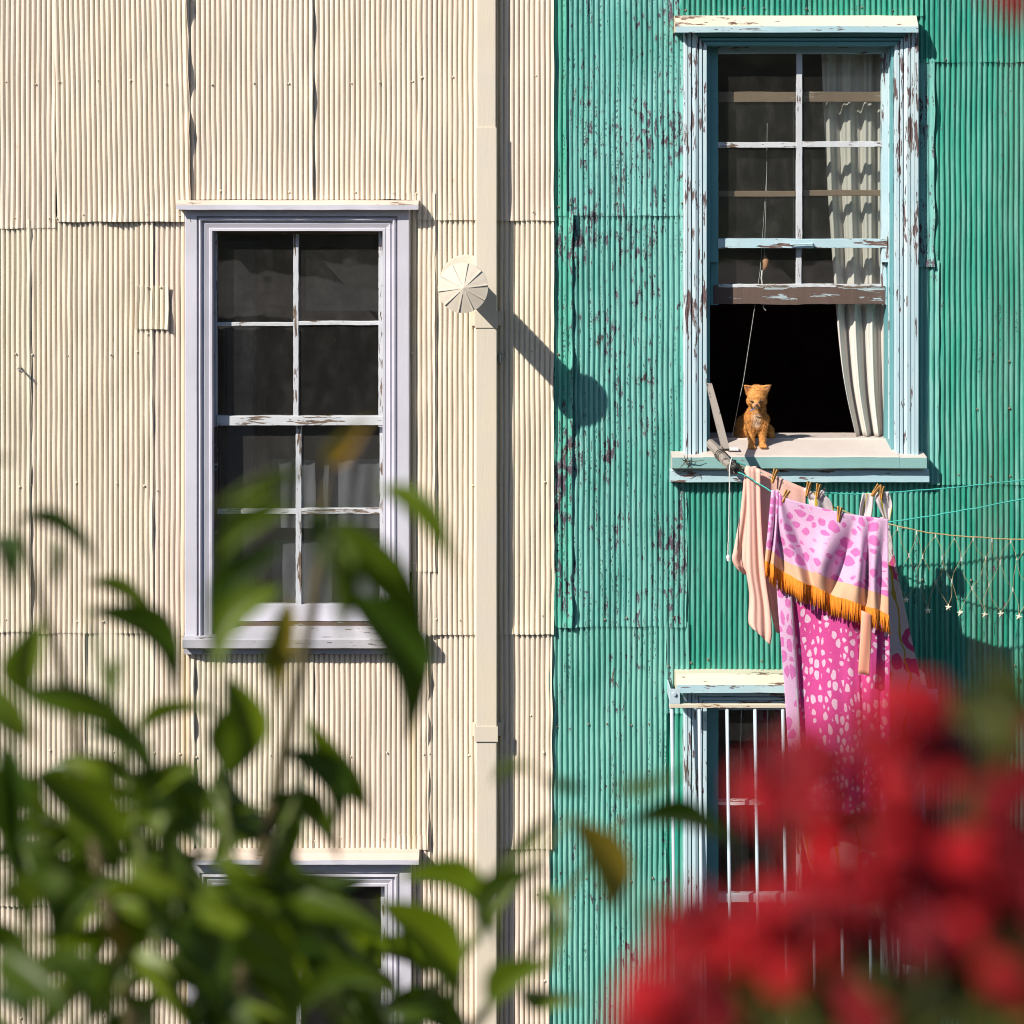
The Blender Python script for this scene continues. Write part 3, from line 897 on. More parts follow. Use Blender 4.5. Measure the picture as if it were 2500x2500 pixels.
mb.box((X(1217), -0.05, Z(884)), (X(1223), -0.012, Z(862)))
bevel(mb.build('clamp', M['steel'], pipe), 0.003)

# ------------------------------------------------------------------ flue vent with conical cap
vent = empty('flue_vent', 'round cream flue vent with ribbed conical cap beside the downpipe', 'vent')
VC = Vector((X(1137.5), 0, Z(684)))
VP = 0.66
mb = MB()
def disc(mb, c, r, y0, y1, seg=40):
    vs = [(c.x, y1, c.z)]
    for y in (y1, y0):
        for k in range(seg):
            a = 2 * math.pi * k / seg
            vs.append((c.x + r * math.cos(a), y, c.z + r * math.sin(a)))
    fs = [(0, 1 + k, 1 + (k + 1) % seg) for k in range(seg)]
    fs += [(1 + k, 1 + seg + k, 1 + seg + (k + 1) % seg, 1 + (k + 1) % seg) for k in range(seg)]
    mb.add(vs, fs)
disc(mb, VC, 0.158, -0.012, -0.024)
disc(mb, VC, 0.150, -0.024, -0.030)
mb.build('backplate', M['vent'], vent)
mb = MB(); mb.tube([VC + Vector((0, -0.02, 0)), VC + Vector((0, -VP + 0.02, 0))], 0.074, 28)
mb.build('flue_pipe', M['vent'], vent, True)
# cone panels
apex = VC + Vector((0.004, -VP - 0.036, 0.002))
NR = 10
CR = 0.144
def rim(a):
    return VC + Vector((CR * math.cos(a), -VP, CR * math.sin(a)))
mb = MB()
for k in range(NR):
    a0 = 2 * math.pi * (k + 0.2) / NR; a1 = 2 * math.pi * (k + 1.2) / NR
    sub = 5
    vs = [apex]
    for j in range(sub + 1):
        vs.append(rim(a0 + (a1 - a0) * j / sub))
    mb.add(vs, [(0, j + 1, j + 2) for j in range(sub)])
    vs = [VC + Vector((0, -VP + 0.004, 0))] + [rim(a0 + (a1 - a0) * j / sub) for j in range(sub + 1)]
    mb.add(vs, [(0, j + 2, j + 1) for j in range(sub)])
    for j in range(sub):
        b0 = rim(a0 + (a1 - a0) * j / sub); b1 = rim(a0 + (a1 - a0) * (j + 1) / sub)
        sk = Vector((0, 0.030, 0))
        mb.add([b0, b1, b1 + sk, b0 + sk], [(0, 1, 2, 3)])
capo = mb.build('cap', M['vent'], vent)
for k in range(NR):
    a = 2 * math.pi * (k + 0.2) / NR
    d = Vector((math.cos(a), 0, math.sin(a))); t = Vector((-math.sin(a), 0, math.cos(a)))
    r0 = 0.03; p0 = apex.lerp(rim(a), r0 / CR); p1 = rim(a)
    w, h = 0.0032, 0.007
    vs = []
    for q, hh in ((p0, 0.002), (p1, h)):
        vs += [q - t * w, q + t * w, q + t * w * 0.8 + Vector((0, -hh, 0)), q - t * w * 0.8 + Vector((0, -hh, 0))]
    mesh('seam', vs, [(0,3,2,1),(4,5,6,7),(0,1,5,4),(1,2,6,5),(2,3,7,6),(3,0,4,7)], M['vent'], capo)

# small eye bolt on the far left of the cream wall
mb = MB()
hk = at(50, 898, 0.02)
mb.tube([hk + Vector((0, 0.02, 0)), hk + Vector((0, -0.05, 0)), hk + Vector((0.012, -0.062, -0.012)), hk + Vector((0.024, -0.05, -0.022)), hk + Vector((0.02, -0.035, -0.02))], 0.006, 6)
set_props(mb.build('wall_hook', M['steel'], None, True), 'small bent metal hook in the cream wall at far left', 'hook')

# ------------------------------------------------------------------ things behind the glass
def cloth(name, parent, mats, pxf, pf, nu, nv, uvs=(1, 1), fmf=None, thick=0.003, sub=0):
    """pxf(u,v)->(px,py) seen position, pf(u,v)->protrusion"""
    vs, fs, fm, uv = [], [], [], []
    for j in range(nv + 1):
        for i in range(nu + 1):
            u, v = i / nu, j / nv
            px, py = pxf(u, v)
            vs.append(at(px, py, pf(u, v)))
    for j in range(nv):
        for i in range(nu):
            a = j * (nu + 1) + i
            fs.append((a, a + nu + 1, a + nu + 2, a + 1))
            fm.append(fmf((i + .5) / nu, (j + .5) / nv) if fmf else 0)
    me = bpy.data.meshes.new(name)
    me.from_pydata(vs, [], fs)
    me.polygons.foreach_set('use_smooth', [True] * len(fs))
    me.polygons.foreach_set('material_index', fm)
    l = me.uv_layers.new(name='UVMap')
    for p in me.polygons:
        for li in p.loop_indices:
            k = me.loops[li].vertex_index
            l.data[li].uv = ((k % (nu + 1)) / nu * uvs[0], (k // (nu + 1)) / nv * uvs[1])
    me.update()
    o = link(name, me, mats, parent)
    if thick:
        s = o.modifiers.new('thickness', 'SOLIDIFY'); s.thickness = thick; s.offset = 0
    return o

def lr(Lp, Rp, n=40):
    """seen-position function between a left and a right outline"""
    Ls, Rs = spline(Lp, n), spline(Rp, n)
    def f(u, v):
        t = v * (n - 1); k = min(int(t), n - 2); t -= k
        a = Ls[k] * (1 - t) + Ls[k + 1] * t
        b = Rs[k] * (1 - t) + Rs[k + 1] * t
        c = a * (1 - u) + b * u
        return float(c[0]), float(c[1])
    return f

def mat_cloth(name, color, weave=500, rough=0.9, transl=0.25, var=0.06, terry=0.0):
    g = G(name)
    p = g.pos()
    c = g.mix(g.noise(p, 8, 4), tuple(x * (1 - var) for x in color), tuple(min(1, x * (1 + var)) for x in color))
    if terry:
        n = g.noise(p, 170, 3, 0.7)
        c = g.mix(g.step(n, 0.35, 0.6, 0.14, 0), c, tuple(x * 0.6 for x in color))
        nm = g.bump(n, terry, 0.006)
    else:
        nm = g.bump(g.noise(p, weave, 2), 0.15, 0.001)
    g.fin(c, rough, nm)
    return translucent(g, c, transl)

def translucent(g, c, f, normal=None):
    tr = g.n('BsdfTranslucent', {'Color': c})
    mx = g.n('MixShader', {0: f, 1: g.b.outputs[0], 2: tr.outputs[0]})
    g.t.links.new(mx.outputs[0], g.out.inputs[0])
    return g.m

M['curtain'] = mat_cloth('ivory_curtain_cloth', (0.74, 0.70, 0.65), transl=0.15)
M['net'] = None
g = G('grey_net_cloth')
npos = g.pos()
al = g.step(g.noise(g.scale(npos, (14, 1, 3)), 1, 3), 0.3, 0.7, 0.40, 0.65)
g.fin((0.14, 0.15, 0.17), 0.9, None, Alpha=al)
M['net'] = g.m

CL = [(2004, 96), (2010, 250), (2018, 420), (2030, 600), (2040, 740), (2050, 850), (2064, 950), (2090, 1066)]
CR_ = [(2176, 96), (2176, 300), (2176, 600), (2176, 800), (2178, 960), (2180, 1066)]
def cpf(u, v):
    a = 0.026 * (0.8 + 0.5 * v)
    w = math.sin(2 * math.pi * (u * 3.4 + 0.25 * v)) * a * 1.2 + 0.010 * math.sin(2 * math.pi * (u * 9.5 + 1.1 * v + 0.3))
    return -0.25 + w - 0.02 * v
cur = cloth('curtain', None, M['curtain'], lr(CL, CR_), cpf, 90, 50, thick=0.002)
set_props(cur, 'ivory curtain gathered at the right side of the open blue window', 'curtain')

def hang_panel(px0, px1, py0, py1, p, label):
    f = lr([(px0, py0), (px0 - 3, (py0 + py1) / 2), (px0 + 4, py1)], [(px1, py0 + 3), (px1 + 3, (py0 + py1) / 2), (px1, py1 + 2)])
    ph = rng.uniform(0, 6)
    o = cloth('net_curtain', None, M['net'], f, lambda u, v: p + 0.012 * math.sin(u * 9 + ph) + 0.006 * math.sin(u * 21 + v * 3 + ph), 26, 20, thick=0)
    return set_props(o, label, 'net curtain', 'net curtains inside the lilac-white window')
hang_panel(664, 768, 1120, 1288, -0.30, 'small pale net curtain beside the muntin of the lilac-white window')
hang_panel(792, 932, 1118, 1288, -0.29, 'pale net curtain at the right of the lilac-white window')
hang_panel(668, 930, 1318, 1500, -0.31, 'lower pale net curtain behind the shoot of leaves')

# faint furniture behind the lilac-white window: a cabinet and a dark box on the far wall
mb = MB()
mb.box((X(745, -0.9), 0.95, Z(760, -0.9)), (X(960, -0.9), 1.35, Z(612, -0.9)))
cb = mb.build('cabinet', plain('grey_cabinet', (0.24, 0.22, 0.20), 0.6), None)
set_props(cb, 'dim grey cabinet inside, behind the top right pane of the lilac-white window', 'cabinet')
mb = MB(); mb.box((X(836, -0.9), 0.94, Z(616, -0.9)), (X(905, -0.9), 0.949, Z(580, -0.9)))
mb.box((X(842, -0.9), 0.935, Z(612, -0.9)), (X(899, -0.9), 0.94, Z(584, -0.9)))
mb.build('dark_panel', M['black'], cb)
mb = MB(); mb.box((X(540, -0.7), 0.8, Z(1500, -0.7)), (X(620, -0.7), 1.2, Z(590, -0.7)))
db = mb.build('door', plain('dark_wardrobe', (0.05, 0.05, 0.055), 0.6), None)
db.name = 'wardrobe'
set_props(db, 'dark upright wardrobe inside, behind the left panes of the lilac-white window', 'wardrobe')
mb = MB(); mb.box((X(548, -0.68), 0.79, Z(1480, -0.7)), (X(612, -0.68), 0.80, Z(610, -0.7)))
mb.build('door_panel', plain('wardrobe_panel', (0.09, 0.10, 0.11), 0.5), db)

# cord with a hanging trinket in the blue window
cordo = empty('hanging_cord', 'thin pale cord with trinket hanging inside the raised blue sash', 'cord')
mb = MB()
mb.tube([at(1873, 300, -0.155), at(1872, 420, -0.155), at(1868, 560, -0.155), at(1866, 625, -0.155)], 0.0014, 5)
mb.tube([at(1872, 420, -0.155), at(1856, 660, -0.155), at(1838, 780, -0.155), at(1815, 930, -0.16), at(1803, 985, -0.17), at(1787, 1068, -0.18)], 0.0013, 5)
mb.build('cord', M['cord_white'], cordo)
mb = MB()
mb.tube([at(1866, 622, -0.15), at(1869, 636, -0.15), at(1870, 650, -0.15), at(1864, 660, -0.15)], [0.008, 0.022, 0.020, 0.006], 8)
mb.build('wooden_bead', plain('bead_wood', (0.30, 0.16, 0.08), 0.6), cordo, True)
mb = MB()
mb.tube([at(1861, 660, -0.15), at(1859, 680, -0.15), at(1862, 700, -0.15), at(1864, 752, -0.15), at(1870, 758, -0.15)], [0.006, 0.005, 0.004, 0.003, 0.002], 6)
mb.build('tassel', M['cord_white'], cordo)

# ------------------------------------------------------------------ clothes pole, pulley, lines
pole = empty('clothes_pole', 'weathered grey timber pole with brace and pulley jutting from the window sill', 'clothes pole')
mb = MB()
pa, pb_ = at(1733, 1082, 0.02), at(1792, 1146, 0.58)
mb.tube([pa, pa.lerp(pb_, 0.3) + Vector((0, 0, 0.004)), pa.lerp(pb_, 0.7) + Vector((0, 0, -0.004)), pb_], [0.028, 0.030, 0.028, 0.026], 7)
mb.build('timber', M['greywood'], pole)
mb = MB()
qa, qb = at(1731, 938, 0.07), at(1772, 1098, 0.40)
d = (qb - qa).normalized(); sx = Vector((1, 0, 0)); sy = d.cross(sx).normalized()
vs = []
for q, w in ((qa, 0.016), (qa.lerp(qb, .5), 0.021), (qb, 0.021)):
    for a, b in ((-1, -1), (1, -1), (1, 1), (-1, 1)):
        vs.append(q + sx * w * a + sy * 0.012 * b)
mb.add(vs, [(3,2,1,0), (8,9,10,11)] + [(i*4+j, i*4+(j+1)%4, (i+1)*4+(j+1)%4, (i+1)*4+j) for i in range(2) for j in range(4)])
mb.build('brace', M['greywood'], pole)
mb = MB()
for t in (0.42, 0.47, 0.52, 0.93, 0.96):
    c = pa.lerp(pb_, t)
    ax = (pb_ - pa).normalized(); a = ax.cross(Vector((0, 0, 1))).normalized(); b = ax.cross(a)
    mb.tube([c + (a * math.cos(k * 0.6) + b * math.sin(k * 0.6)) * 0.033 + ax * 0.002 * k for k in range(12)], 0.003, 5)
mb.build('wire_wrap', plain('dull_wire', (0.10, 0.09, 0.08), 0.5), pole)
pc = at(1797, 1140, 0.56)
mb = MB()
ax = Vector((0.75, -0.25, 0.6)).normalized(); a = ax.cross(Vector((0, 1, 0))).normalized(); b = ax.cross(a).normalized()
for off, r in ((-0.012, 0.040), (0.0, 0.030), (0.012, 0.040)):
    vs = []
    for s in (-0.005, 0.005):
        for k in range(18):
            q = 2 * math.pi * k / 18
            vs.append(pc + ax * (off + s) + (a * math.cos(q) + b * math.sin(q)) * r)
    mb.add(vs, [tuple(reversed(range(18))), tuple(range(18, 36))] + [(k, (k+1)%18, 18+(k+1)%18, 18+k) for k in range(18)])
mb.build('pulley', M['black'], pole)
mb = MB(); mb.box(at(1776, 1100, 0.06), at(1792, 1091, 0.0) + Vector((0.02, 0, 0.0)))
wedge = mb.build('wedge', M['paper'], None)
set_props(wedge, 'small white block on the sill beside the pole', 'block')

def twine(name, pts, r, mat, n=60, wob=0.0025, parent=None):
    sp = spline([tuple(at(*p)) for p in pts], n)
    rr = random.Random(len(pts))
    mb = MB()
    mb.tube([Vector(q) + Vector((rr.uniform(-wob, wob), rr.uniform(-wob, wob), rr.uniform(-wob, wob))) for q in sp], r, 6)
    return mb.build(name, mat, parent, True)
back_line = [(1797, 1128, 0.545), (1828, 1140, 0.53), (1890, 1168, 0.51), (1965, 1196, 0.49), (2010, 1203, 0.47), (2070, 1206, 0.46), (2130, 1204, 0.45), (2170, 1202, 0.45), (2330, 1190, 0.43), (2500, 1172, 0.42), (2790, 1148, 0.42)]
front_line = [(1799, 1152, 0.57), (1825, 1164, 0.60), (1888, 1203, 0.68), (1916, 1220, 0.70), (2049, 1256, 0.77), (2110, 1268, 0.80), (2165, 1275, 0.82), (2330, 1250, 0.84), (2500, 1218, 0.85), (2790, 1172, 0.85)]
set_props(twine('clothesline', back_line, 0.0042, M['cord_green']), 'upper green twine clothesline carrying the peach towel and dress', 'clothesline')
set_props(twine('clothesline', front_line, 0.0042, M['cord_green']), 'lower green twine clothesline carrying the pink animal-print towel', 'clothesline')
dcord = empty('dangling_cord', 'thin white cord with plug hanging from the pole end', 'cord')
twine('cord', [(1786, 1118, 0.55), (1781, 1150, 0.60), (1781, 1220, 0.60), (1779, 1300, 0.60), (1777, 1356, 0.60)], 0.0036, M['cord_white'], 30, 0.001, dcord)
mb = MB(); mb.tube([at(1777, 1354, 0.6), at(1778, 1360, 0.6), at(1779, 1369, 0.6)], [0.006, 0.012, 0.010], 8)
mb.build('plug', M['paper'], dcord)
# dry twig caught on the sill horn
mb = MB()
k0 = at(1675, 1126, 0.125)
for (dx, dz) in ((-0.04, -0.045), (0.03, -0.05), (0.012, 0.05), (-0.015, 0.045), (0.04, 0.01), (-0.035, 0.02), (0.11, 0.005)):
    mb.tube([k0, k0 + Vector((dx * 0.5, -0.01, dz * 0.4)), k0 + Vector((dx, 0.0, dz))], [0.004, 0.0025, 0.001], 5)
set_props(mb.build('dry_twig', plain('dry_twig_brown', (0.10, 0.06, 0.04), 0.8), None), 'dry brown twig caught on the left end of the sill', 'twig')

# ------------------------------------------------------------------ washing
def mat_spots(name, base, spot, sc, thr, jit=0.22, transl=0.2, stretch=(1, 1, 1)):
    g = G(name)
    uv = g.uv(); p = g.pos()
    warp = g.n('VectorMath', {0: uv, 1: g.scale(g.noise(uv, 14, 2, 0.5, 0, True), (0.016, 0.016, 0))}, operation='ADD').outputs[0]
    vo = g.n('TexVoronoi', {'Vector': g.scale(warp, stretch), 'Scale': sc, 'Randomness': 0.85}, feature='F1')
    rnd = g.n('SeparateColor', {0: vo.outputs['Color']}).outputs[0]
    t = g.math('ADD', thr, g.math('MULTIPLY', g.math('SUBTRACT', rnd, 0.55), jit))
    ed = g.n('TexVoronoi', {'Vector': g.scale(warp, stretch), 'Scale': sc, 'Randomness': 0.85}, feature='DISTANCE_TO_EDGE')
    soft_ = g.math('MULTIPLY', g.math('SUBTRACT', g.noise(uv, 60, 2), 0.5), 0.10)
    rnd_ = g.math('MULTIPLY', g.math('SUBTRACT', 0.30, vo.outputs['Distance']), 0.55)
    val_ = g.math('ADD', g.math('ADD', ed.outputs['Distance'], soft_), rnd_)
    mask = g.step(g.math('SUBTRACT', val_, t), -0.02, 0.03)
    ter = g.noise(p, 190, 3, 0.7)
    b2 = g.mix(g.noise(p, 6, 3), tuple(x * 0.93 for x in base), tuple(min(1, x * 1.05) for x in base))
    s2 = g.mix(g.noise(p, 60, 3), tuple(x * 0.85 for x in spot), tuple(min(1, x * 1.12) for x in spot))
    c = g.mix(mask, b2, s2)
    c = g.mix(g.step(ter, 0.3, 0.55, 0.3, 0), c, (0.2, 0.05, 0.15))
    g.fin(c, 0.95, g.bump(ter, 0.45, 0.006))
    return translucent(g, c, transl)

M['lilac_spots'] = mat_spots('lilac_towel_with_pink_spots', (0.82, 0.52, 0.76), (0.74, 0.20, 0.53), 18, 0.045, 0.10, 0.15, (1, 0.70, 1))
M['hot_spots'] = mat_spots('hot_pink_towel_with_pale_spots', (0.70, 0.075, 0.33), (0.84, 0.58, 0.74), 26, 0.14, 0.24, 0.15, (1, 0.62, 1))
M['band'] = mat_cloth('peach_woven_band', (0.80, 0.48, 0.31), transl=0.15)
M['white_hem'] = mat_cloth('white_hem', (0.80, 0.76, 0.80), transl=0.15)
M['fringe'] = plain('orange_fringe_thread', (0.74, 0.23, 0.012), 0.8, 0.2, 150)
M['tab'] = mat_cloth('salmon_tab', (0.92, 0.40, 0.27), transl=0.06)
M['peach'] = mat_cloth('peach_terry', (0.93, 0.56, 0.47), transl=0.08, terry=0.3)

def mat_floral():
    g = G('white_floral_dress_cloth')
    uv = g.uv()
    c = (0.80, 0.72, 0.74)
    w = g.n('VectorMath', {0: uv, 1: g.scale(g.noise(uv, 9, 2, 0.5, 0, True), (0.09, 0.09, 0))}, operation='ADD').outputs[0]
    v1 = g.n('TexVoronoi', {'Vector': w, 'Scale': 5.0}, feature='F1')
    r1 = g.n('SeparateColor', {0: v1.outputs['Color']}).outputs[0]
    pet = g.math('MULTIPLY', g.step(v1.outputs['Distance'], 0.42, 0.40), g.step(r1, 0.45, 0.46))
    c = g.mix(pet, c, (0.74, 0.10, 0.30))
    ctr = g.math('MULTIPLY', g.step(v1.outputs['Distance'], 0.20, 0.18), g.step(r1, 0.45, 0.46))
    c = g.mix(ctr, c, (0.83, 0.62, 0.70))
    lf = g.math('MULTIPLY', g.step(v1.outputs['Distance'], 0.36, 0.34), g.step(r1, 0.22, 0.21))
    c = g.mix(lf, c, (0.10, 0.22, 0.13))
    wv = g.n('TexWave', {'Vector': w, 'Scale': 1.7, 'Distortion': 7.0, 'Detail': 1.0}).outputs['Fac']
    c = g.mix(g.step(wv, 0.955, 0.975), c, (0.62, 0.48, 0.05))
    g.fin(c, 0.8, g.bump(g.noise(g.pos(), 60, 3), 0.15, 0.003))
    return translucent(g, c, 0.35)
M['floral'] = mat_floral()

# peach towel, three hanging layers on the upper line
peach = empty('peach_towel', 'plain peach terry towel bunched at the left end of the line', 'towel')
def soft(seed, a, fu, fv=0.6):
    r = random.Random(seed); k1, k2, k3 = r.uniform(0, 6), r.uniform(0, 6), r.uniform(0, 6)
    return lambda u, v: a * (math.sin(fu * u + k1 + fv * v) + 0.5 * math.sin(fu * 2.1 * u + k2 - fv * v) + 0.3 * math.sin(7 * v + k3 + 3 * u)) * min(1, 0.25 + 1.4 * v)
s1, s2, s3 = soft(1, 0.010, 9), soft(2, 0.012, 8), soft(3, 0.010, 10)
cloth('side_fold', peach, M['peach'], lr([(1819, 1141), (1808, 1250), (1793, 1335), (1788, 1366), (1800, 1388), (1818, 1402)], [(1846, 1138), (1850, 1230), (1848, 1320), (1846, 1370), (1846, 1395), (1845, 1408)]),
      lambda u, v: 0.545 + s1(u, v) - 0.05 * (1 - u) * v, 22, 40, thick=0.007)
cloth('front_fold', peach, M['peach'], lr([(1822, 1136), (1824, 1250), (1822, 1380), (1830, 1450), (1828, 1515), (1834, 1530)], [(1856, 1146), (1858, 1260), (1868, 1400), (1880, 1490), (1884, 1545), (1880, 1574)]),
      lambda u, v: 0.575 + s2(u, v) + 0.035 * math.sin(math.pi * min(1, u * 1.1)) * v, 24, 46, thick=0.007)
cloth('back_fold', peach, M['peach'], lr([(1848, 1142), (1858, 1280), (1868, 1400), (1884, 1500), (1894, 1538), (1898, 1544)], [(1968, 1193), (1966, 1260), (1958, 1340), (1950, 1440), (1930, 1530), (1914, 1552)]),
      lambda u, v: 0.52 - 0.025 * u + s3(u, v), 34, 40, thick=0.007)

# pink animal-print towel over the lower line
pink = empty('animal_print_towel', 'pink animal-print towel with peach band folded over the lower line', 'towel')
topx = lambda u: 1884 + (2166 - 1884) * u
_ft = spline([(1884, 1196), (1900, 1199), (1916, 1215), (1980, 1233), (2049, 1250), (2110, 1260), (2168, 1267)], 60)
_fb = spline([(1868, 1370), (1890, 1384), (1935, 1412), (1990, 1436), (2050, 1462), (2115, 1482), (2170, 1504)], 60)
def pick(arr, u):
    t = u * (len(arr) - 1); k = min(int(t), len(arr) - 2); t -= k
    return arr[k] * (1 - t) + arr[k + 1] * t
def front_px(u, v):
    a, b = pick(_ft, u), pick(_fb, u)
    c = a * (1 - v) + b * v
    # pulled folds drift sideways
    c = c + np.array([5 * math.sin(6.28 * u * 3) * math.sin(3.14 * v), 3 * math.sin(6.28 * u * 5 + 1) * v * v * 0.6])
    return float(c[0]), float(c[1])
def fold(u, c, w):
    t = (u - c) / w
    return math.exp(-t * t)
def front_p(u, v):
    px, _ = front_px(u, v)
    base = 0.68 + 0.14 * u
    g_ = 0.2 + 0.8 * min(1, v * 1.6)
    d = 0
    d += 0.030 * fold(u, 0.02, 0.04) - 0.075 * fold(u, 0.095, 0.022) + 0.050 * fold(u, 0.15, 0.035) - 0.02 * fold(u - 0.06 * v, 0.21, 0.03)
    d += 0.040 * fold(u - 0.16 * v, 0.24, 0.045) - 0.035 * fold(u - 0.16 * v, 0.33, 0.04)
    tap = math.sin(math.pi * min(1, 0.10 + 0.72 * v))
    for c, w, a in ((0.615, 0.055, 0.060), (0.715, 0.035, -0.065), (0.79, 0.040, 0.055), (0.86, 0.025, -0.050), (0.915, 0.035, 0.05), (0.965, 0.02, -0.02)):
        d += a * fold(u + 0.16 * (v - 0.35) * (1 if c < 0.76 else 0.3), c, w) * tap
    d += 0.006 * math.sin(u * 23 + v * 5) + 0.005 * math.sin(u * 11 - v * 8)
    return base + 0.035 + d * g_
ff = cloth('front_flap', pink, [M['lilac_spots'], M['band']], front_px, front_p, 120, 50, (0.70, 0.60), lambda u, v: 1 if v > 0.83 - 0.04 * u else 0, 0.006)
_bl = [(1890, 1224), (1897, 1440), (1912, 1640), (1924, 1830), (1930, 1990)]
_br = [(2164, 1290), (2171, 1480), (2173, 1640), (2172, 1830), (2168, 1990)]
bpx = lr(_bl, _br)
def back_p(u, v):
    d = 0.045 * (1 / (1 + math.exp((u - 0.135) / 0.006)))
    d += 0.016 * fold(u, 0.62, 0.06) - 0.022 * fold(u - 0.03 * v, 0.72, 0.02) + 0.024 * fold(u, 0.80, 0.05) - 0.015 * fold(u, 0.91, 0.025)
    d += 0.010 * math.sin(u * 14 + v * 3)
    return 0.655 + 0.14 * u + d * min(1, 3 * v)
def bmat(u, v):
    if u < 0.118 - 0.01 * v: return 1
    if u < 0.135 - 0.01 * v: return 2
    return 0
cloth('back_flap', pink, [M['hot_spots'], M['lilac_spots'], M['white_hem']], bpx, back_p, 120, 60, (0.72, 1.75), bmat, 0.006)
# fringe strands
mb = MB()
rr = random.Random(5)
NS = 118
for i in range(NS):
    u = (i + 0.5) / NS
    px, py = front_px(u, 1.0); p = front_p(u, 1.0) + 0.003
    L_ = 46 * rr.uniform(0.9, 1.06) * (0.75 if u < 0.07 else 1)
    sway = rr.uniform(-2.5, 2.5) + 3 * math.sin(i * 0.23)
    pts = [at(px, py - 3, p), at(px + sway * 0.3, py + L_ * 0.5, p + rr.uniform(-0.006, 0.008)), at(px + sway, py + L_, p + rr.uniform(-0.01, 0.01))]
    mb.tube(pts, [0.0042, 0.0046, 0.0038], 5)
fo = mb.build('fringe', M['fringe'], pink, True); fo['kind'] = 'stuff'
# loose salmon tab showing below the fringe
cloth('hanging_tab', pink, M['tab'], lr([(2103, 1490), (2100, 1560), (2095, 1643)], [(2127, 1500), (2127, 1560), (2122, 1650)]),
      lambda u, v: 0.885 + 0.012 * math.sin(u * 3.1 + 1.5 * v) + 0.02 * v * u, 10, 16, thick=0.0015)

# floral dress on the upper line, hanging by its straps
dress = empty('floral_dress', 'white dress with pink and green floral print hanging behind the pink towel', 'dress')
sd = soft(9, 0.016, 11)
cloth('skirt', dress, M['floral'], lr([(1976, 1262), (1972, 1420), (1960, 1620), (1948, 1800), (1946, 1960), (1962, 2060), (2010, 2240)], [(2168, 1262), (2192, 1400), (2226, 1560), (2256, 1700), (2272, 1820), (2240, 1960), (2216, 2110), (2205, 2250)]),
      lambda u, v: 0.46 - 0.02 * u + sd(u, v) + 0.02 * math.sin(u * 19) * v, 70, 70, (0.9, 2.6), None, 0.002)
for (L_, R_, bp) in (([(1968, 1196), (1974, 1222), (1978, 1268)], [(2008, 1204), (2030, 1226), (2040, 1268)], 0.49),
                     ([(2106, 1204), (2100, 1232), (2096, 1268)], [(2134, 1204), (2132, 1232), (2128, 1268)], 0.465),
                     ([(2132, 1203), (2140, 1228), (2158, 1268)], [(2170, 1200), (2178, 1232), (2172, 1272)], 0.475)):
    s_ = soft(int(bp * 1000), 0.012, 7)
    cloth('strap', dress, M['floral'], lr(L_, R_), lambda u, v, s_=s_, bp=bp: bp + s_(u, v) + 0.012, 16, 16, (0.25, 0.25), None, 0.002)
for (pts) in ([(1964, 1192), (1972, 1204), (1986, 1214), (2000, 1212), (2010, 1200), (2014, 1192)],):
    mb = MB(); mb.tube([at(x, y, 0.50) for x, y in pts], [0.008, 0.014, 0.018, 0.018, 0.014, 0.008], 7)
    mb.build('neck_band', M['floral'], dress, True)

# clothespins
pins = [(1890, 1162, 0.545, 0.30, 'clothespin on the plain peach towel'),
        (1916, 1213, 0.75, 0.55, 'clothespin at the left shoulder of the pink animal-print towel'),
        (1973, 1193, 0.52, 0.18, 'left clothespin of the pair on the left dress strap'),
        (1997, 1199, 0.52, 0.10, 'right clothespin of the pair on the left dress strap'),
        (2049, 1255, 0.825, 0.05, 'clothespin in the middle of the pink animal-print towel'),
        (2138, 1197, 0.50, 0.75, 'tilted clothespin on the right dress strap'),
        (2153, 1203, 0.515, 0.02, 'dark upright clothespin on the right dress strap')]
for (px, py, p, tilt, lab) in pins:
    mb = MB()
    L_ = 0.042
    for s in (-1, 1):
        vs = []
        for (z, o0, w) in ((L_, 0.010, 0.006), (0.012, 0.005, 0.0075), (-0.012, 0.0035, 0.0075), (-L_, 0.0008, 0.006)):
            for (dx, dy) in ((-w, 0), (w, 0), (w, 0.006), (-w, 0.006)):
                vs.append((dx, s * (o0 + dy), z))
        fs = [(0,1,2,3), (12,15,14,13)] + [(i*4+j, (i+1)*4+j, (i+1)*4+(j+1)%4, i*4+(j+1)%4) for i in range(3) for j in range(4)]
        mb.add(vs, fs, 0)
    mb.tube([(-0.009, -0.014, 0.004), (-0.009, 0.014, 0.004), (0.009, 0.014, 0.004), (0.009, -0.014, 0.004), (-0.009, -0.014, 0.004)], 0.0014, 5, 1)
    o = mb.build('clothespin', [M['peg'], M['steel']])
    o.location = at(px, py, p)
    o.rotation_euler = (0.1, tilt, 0.6)
    set_props(o, lab, 'clothespin', 'clothespins on the washing lines')

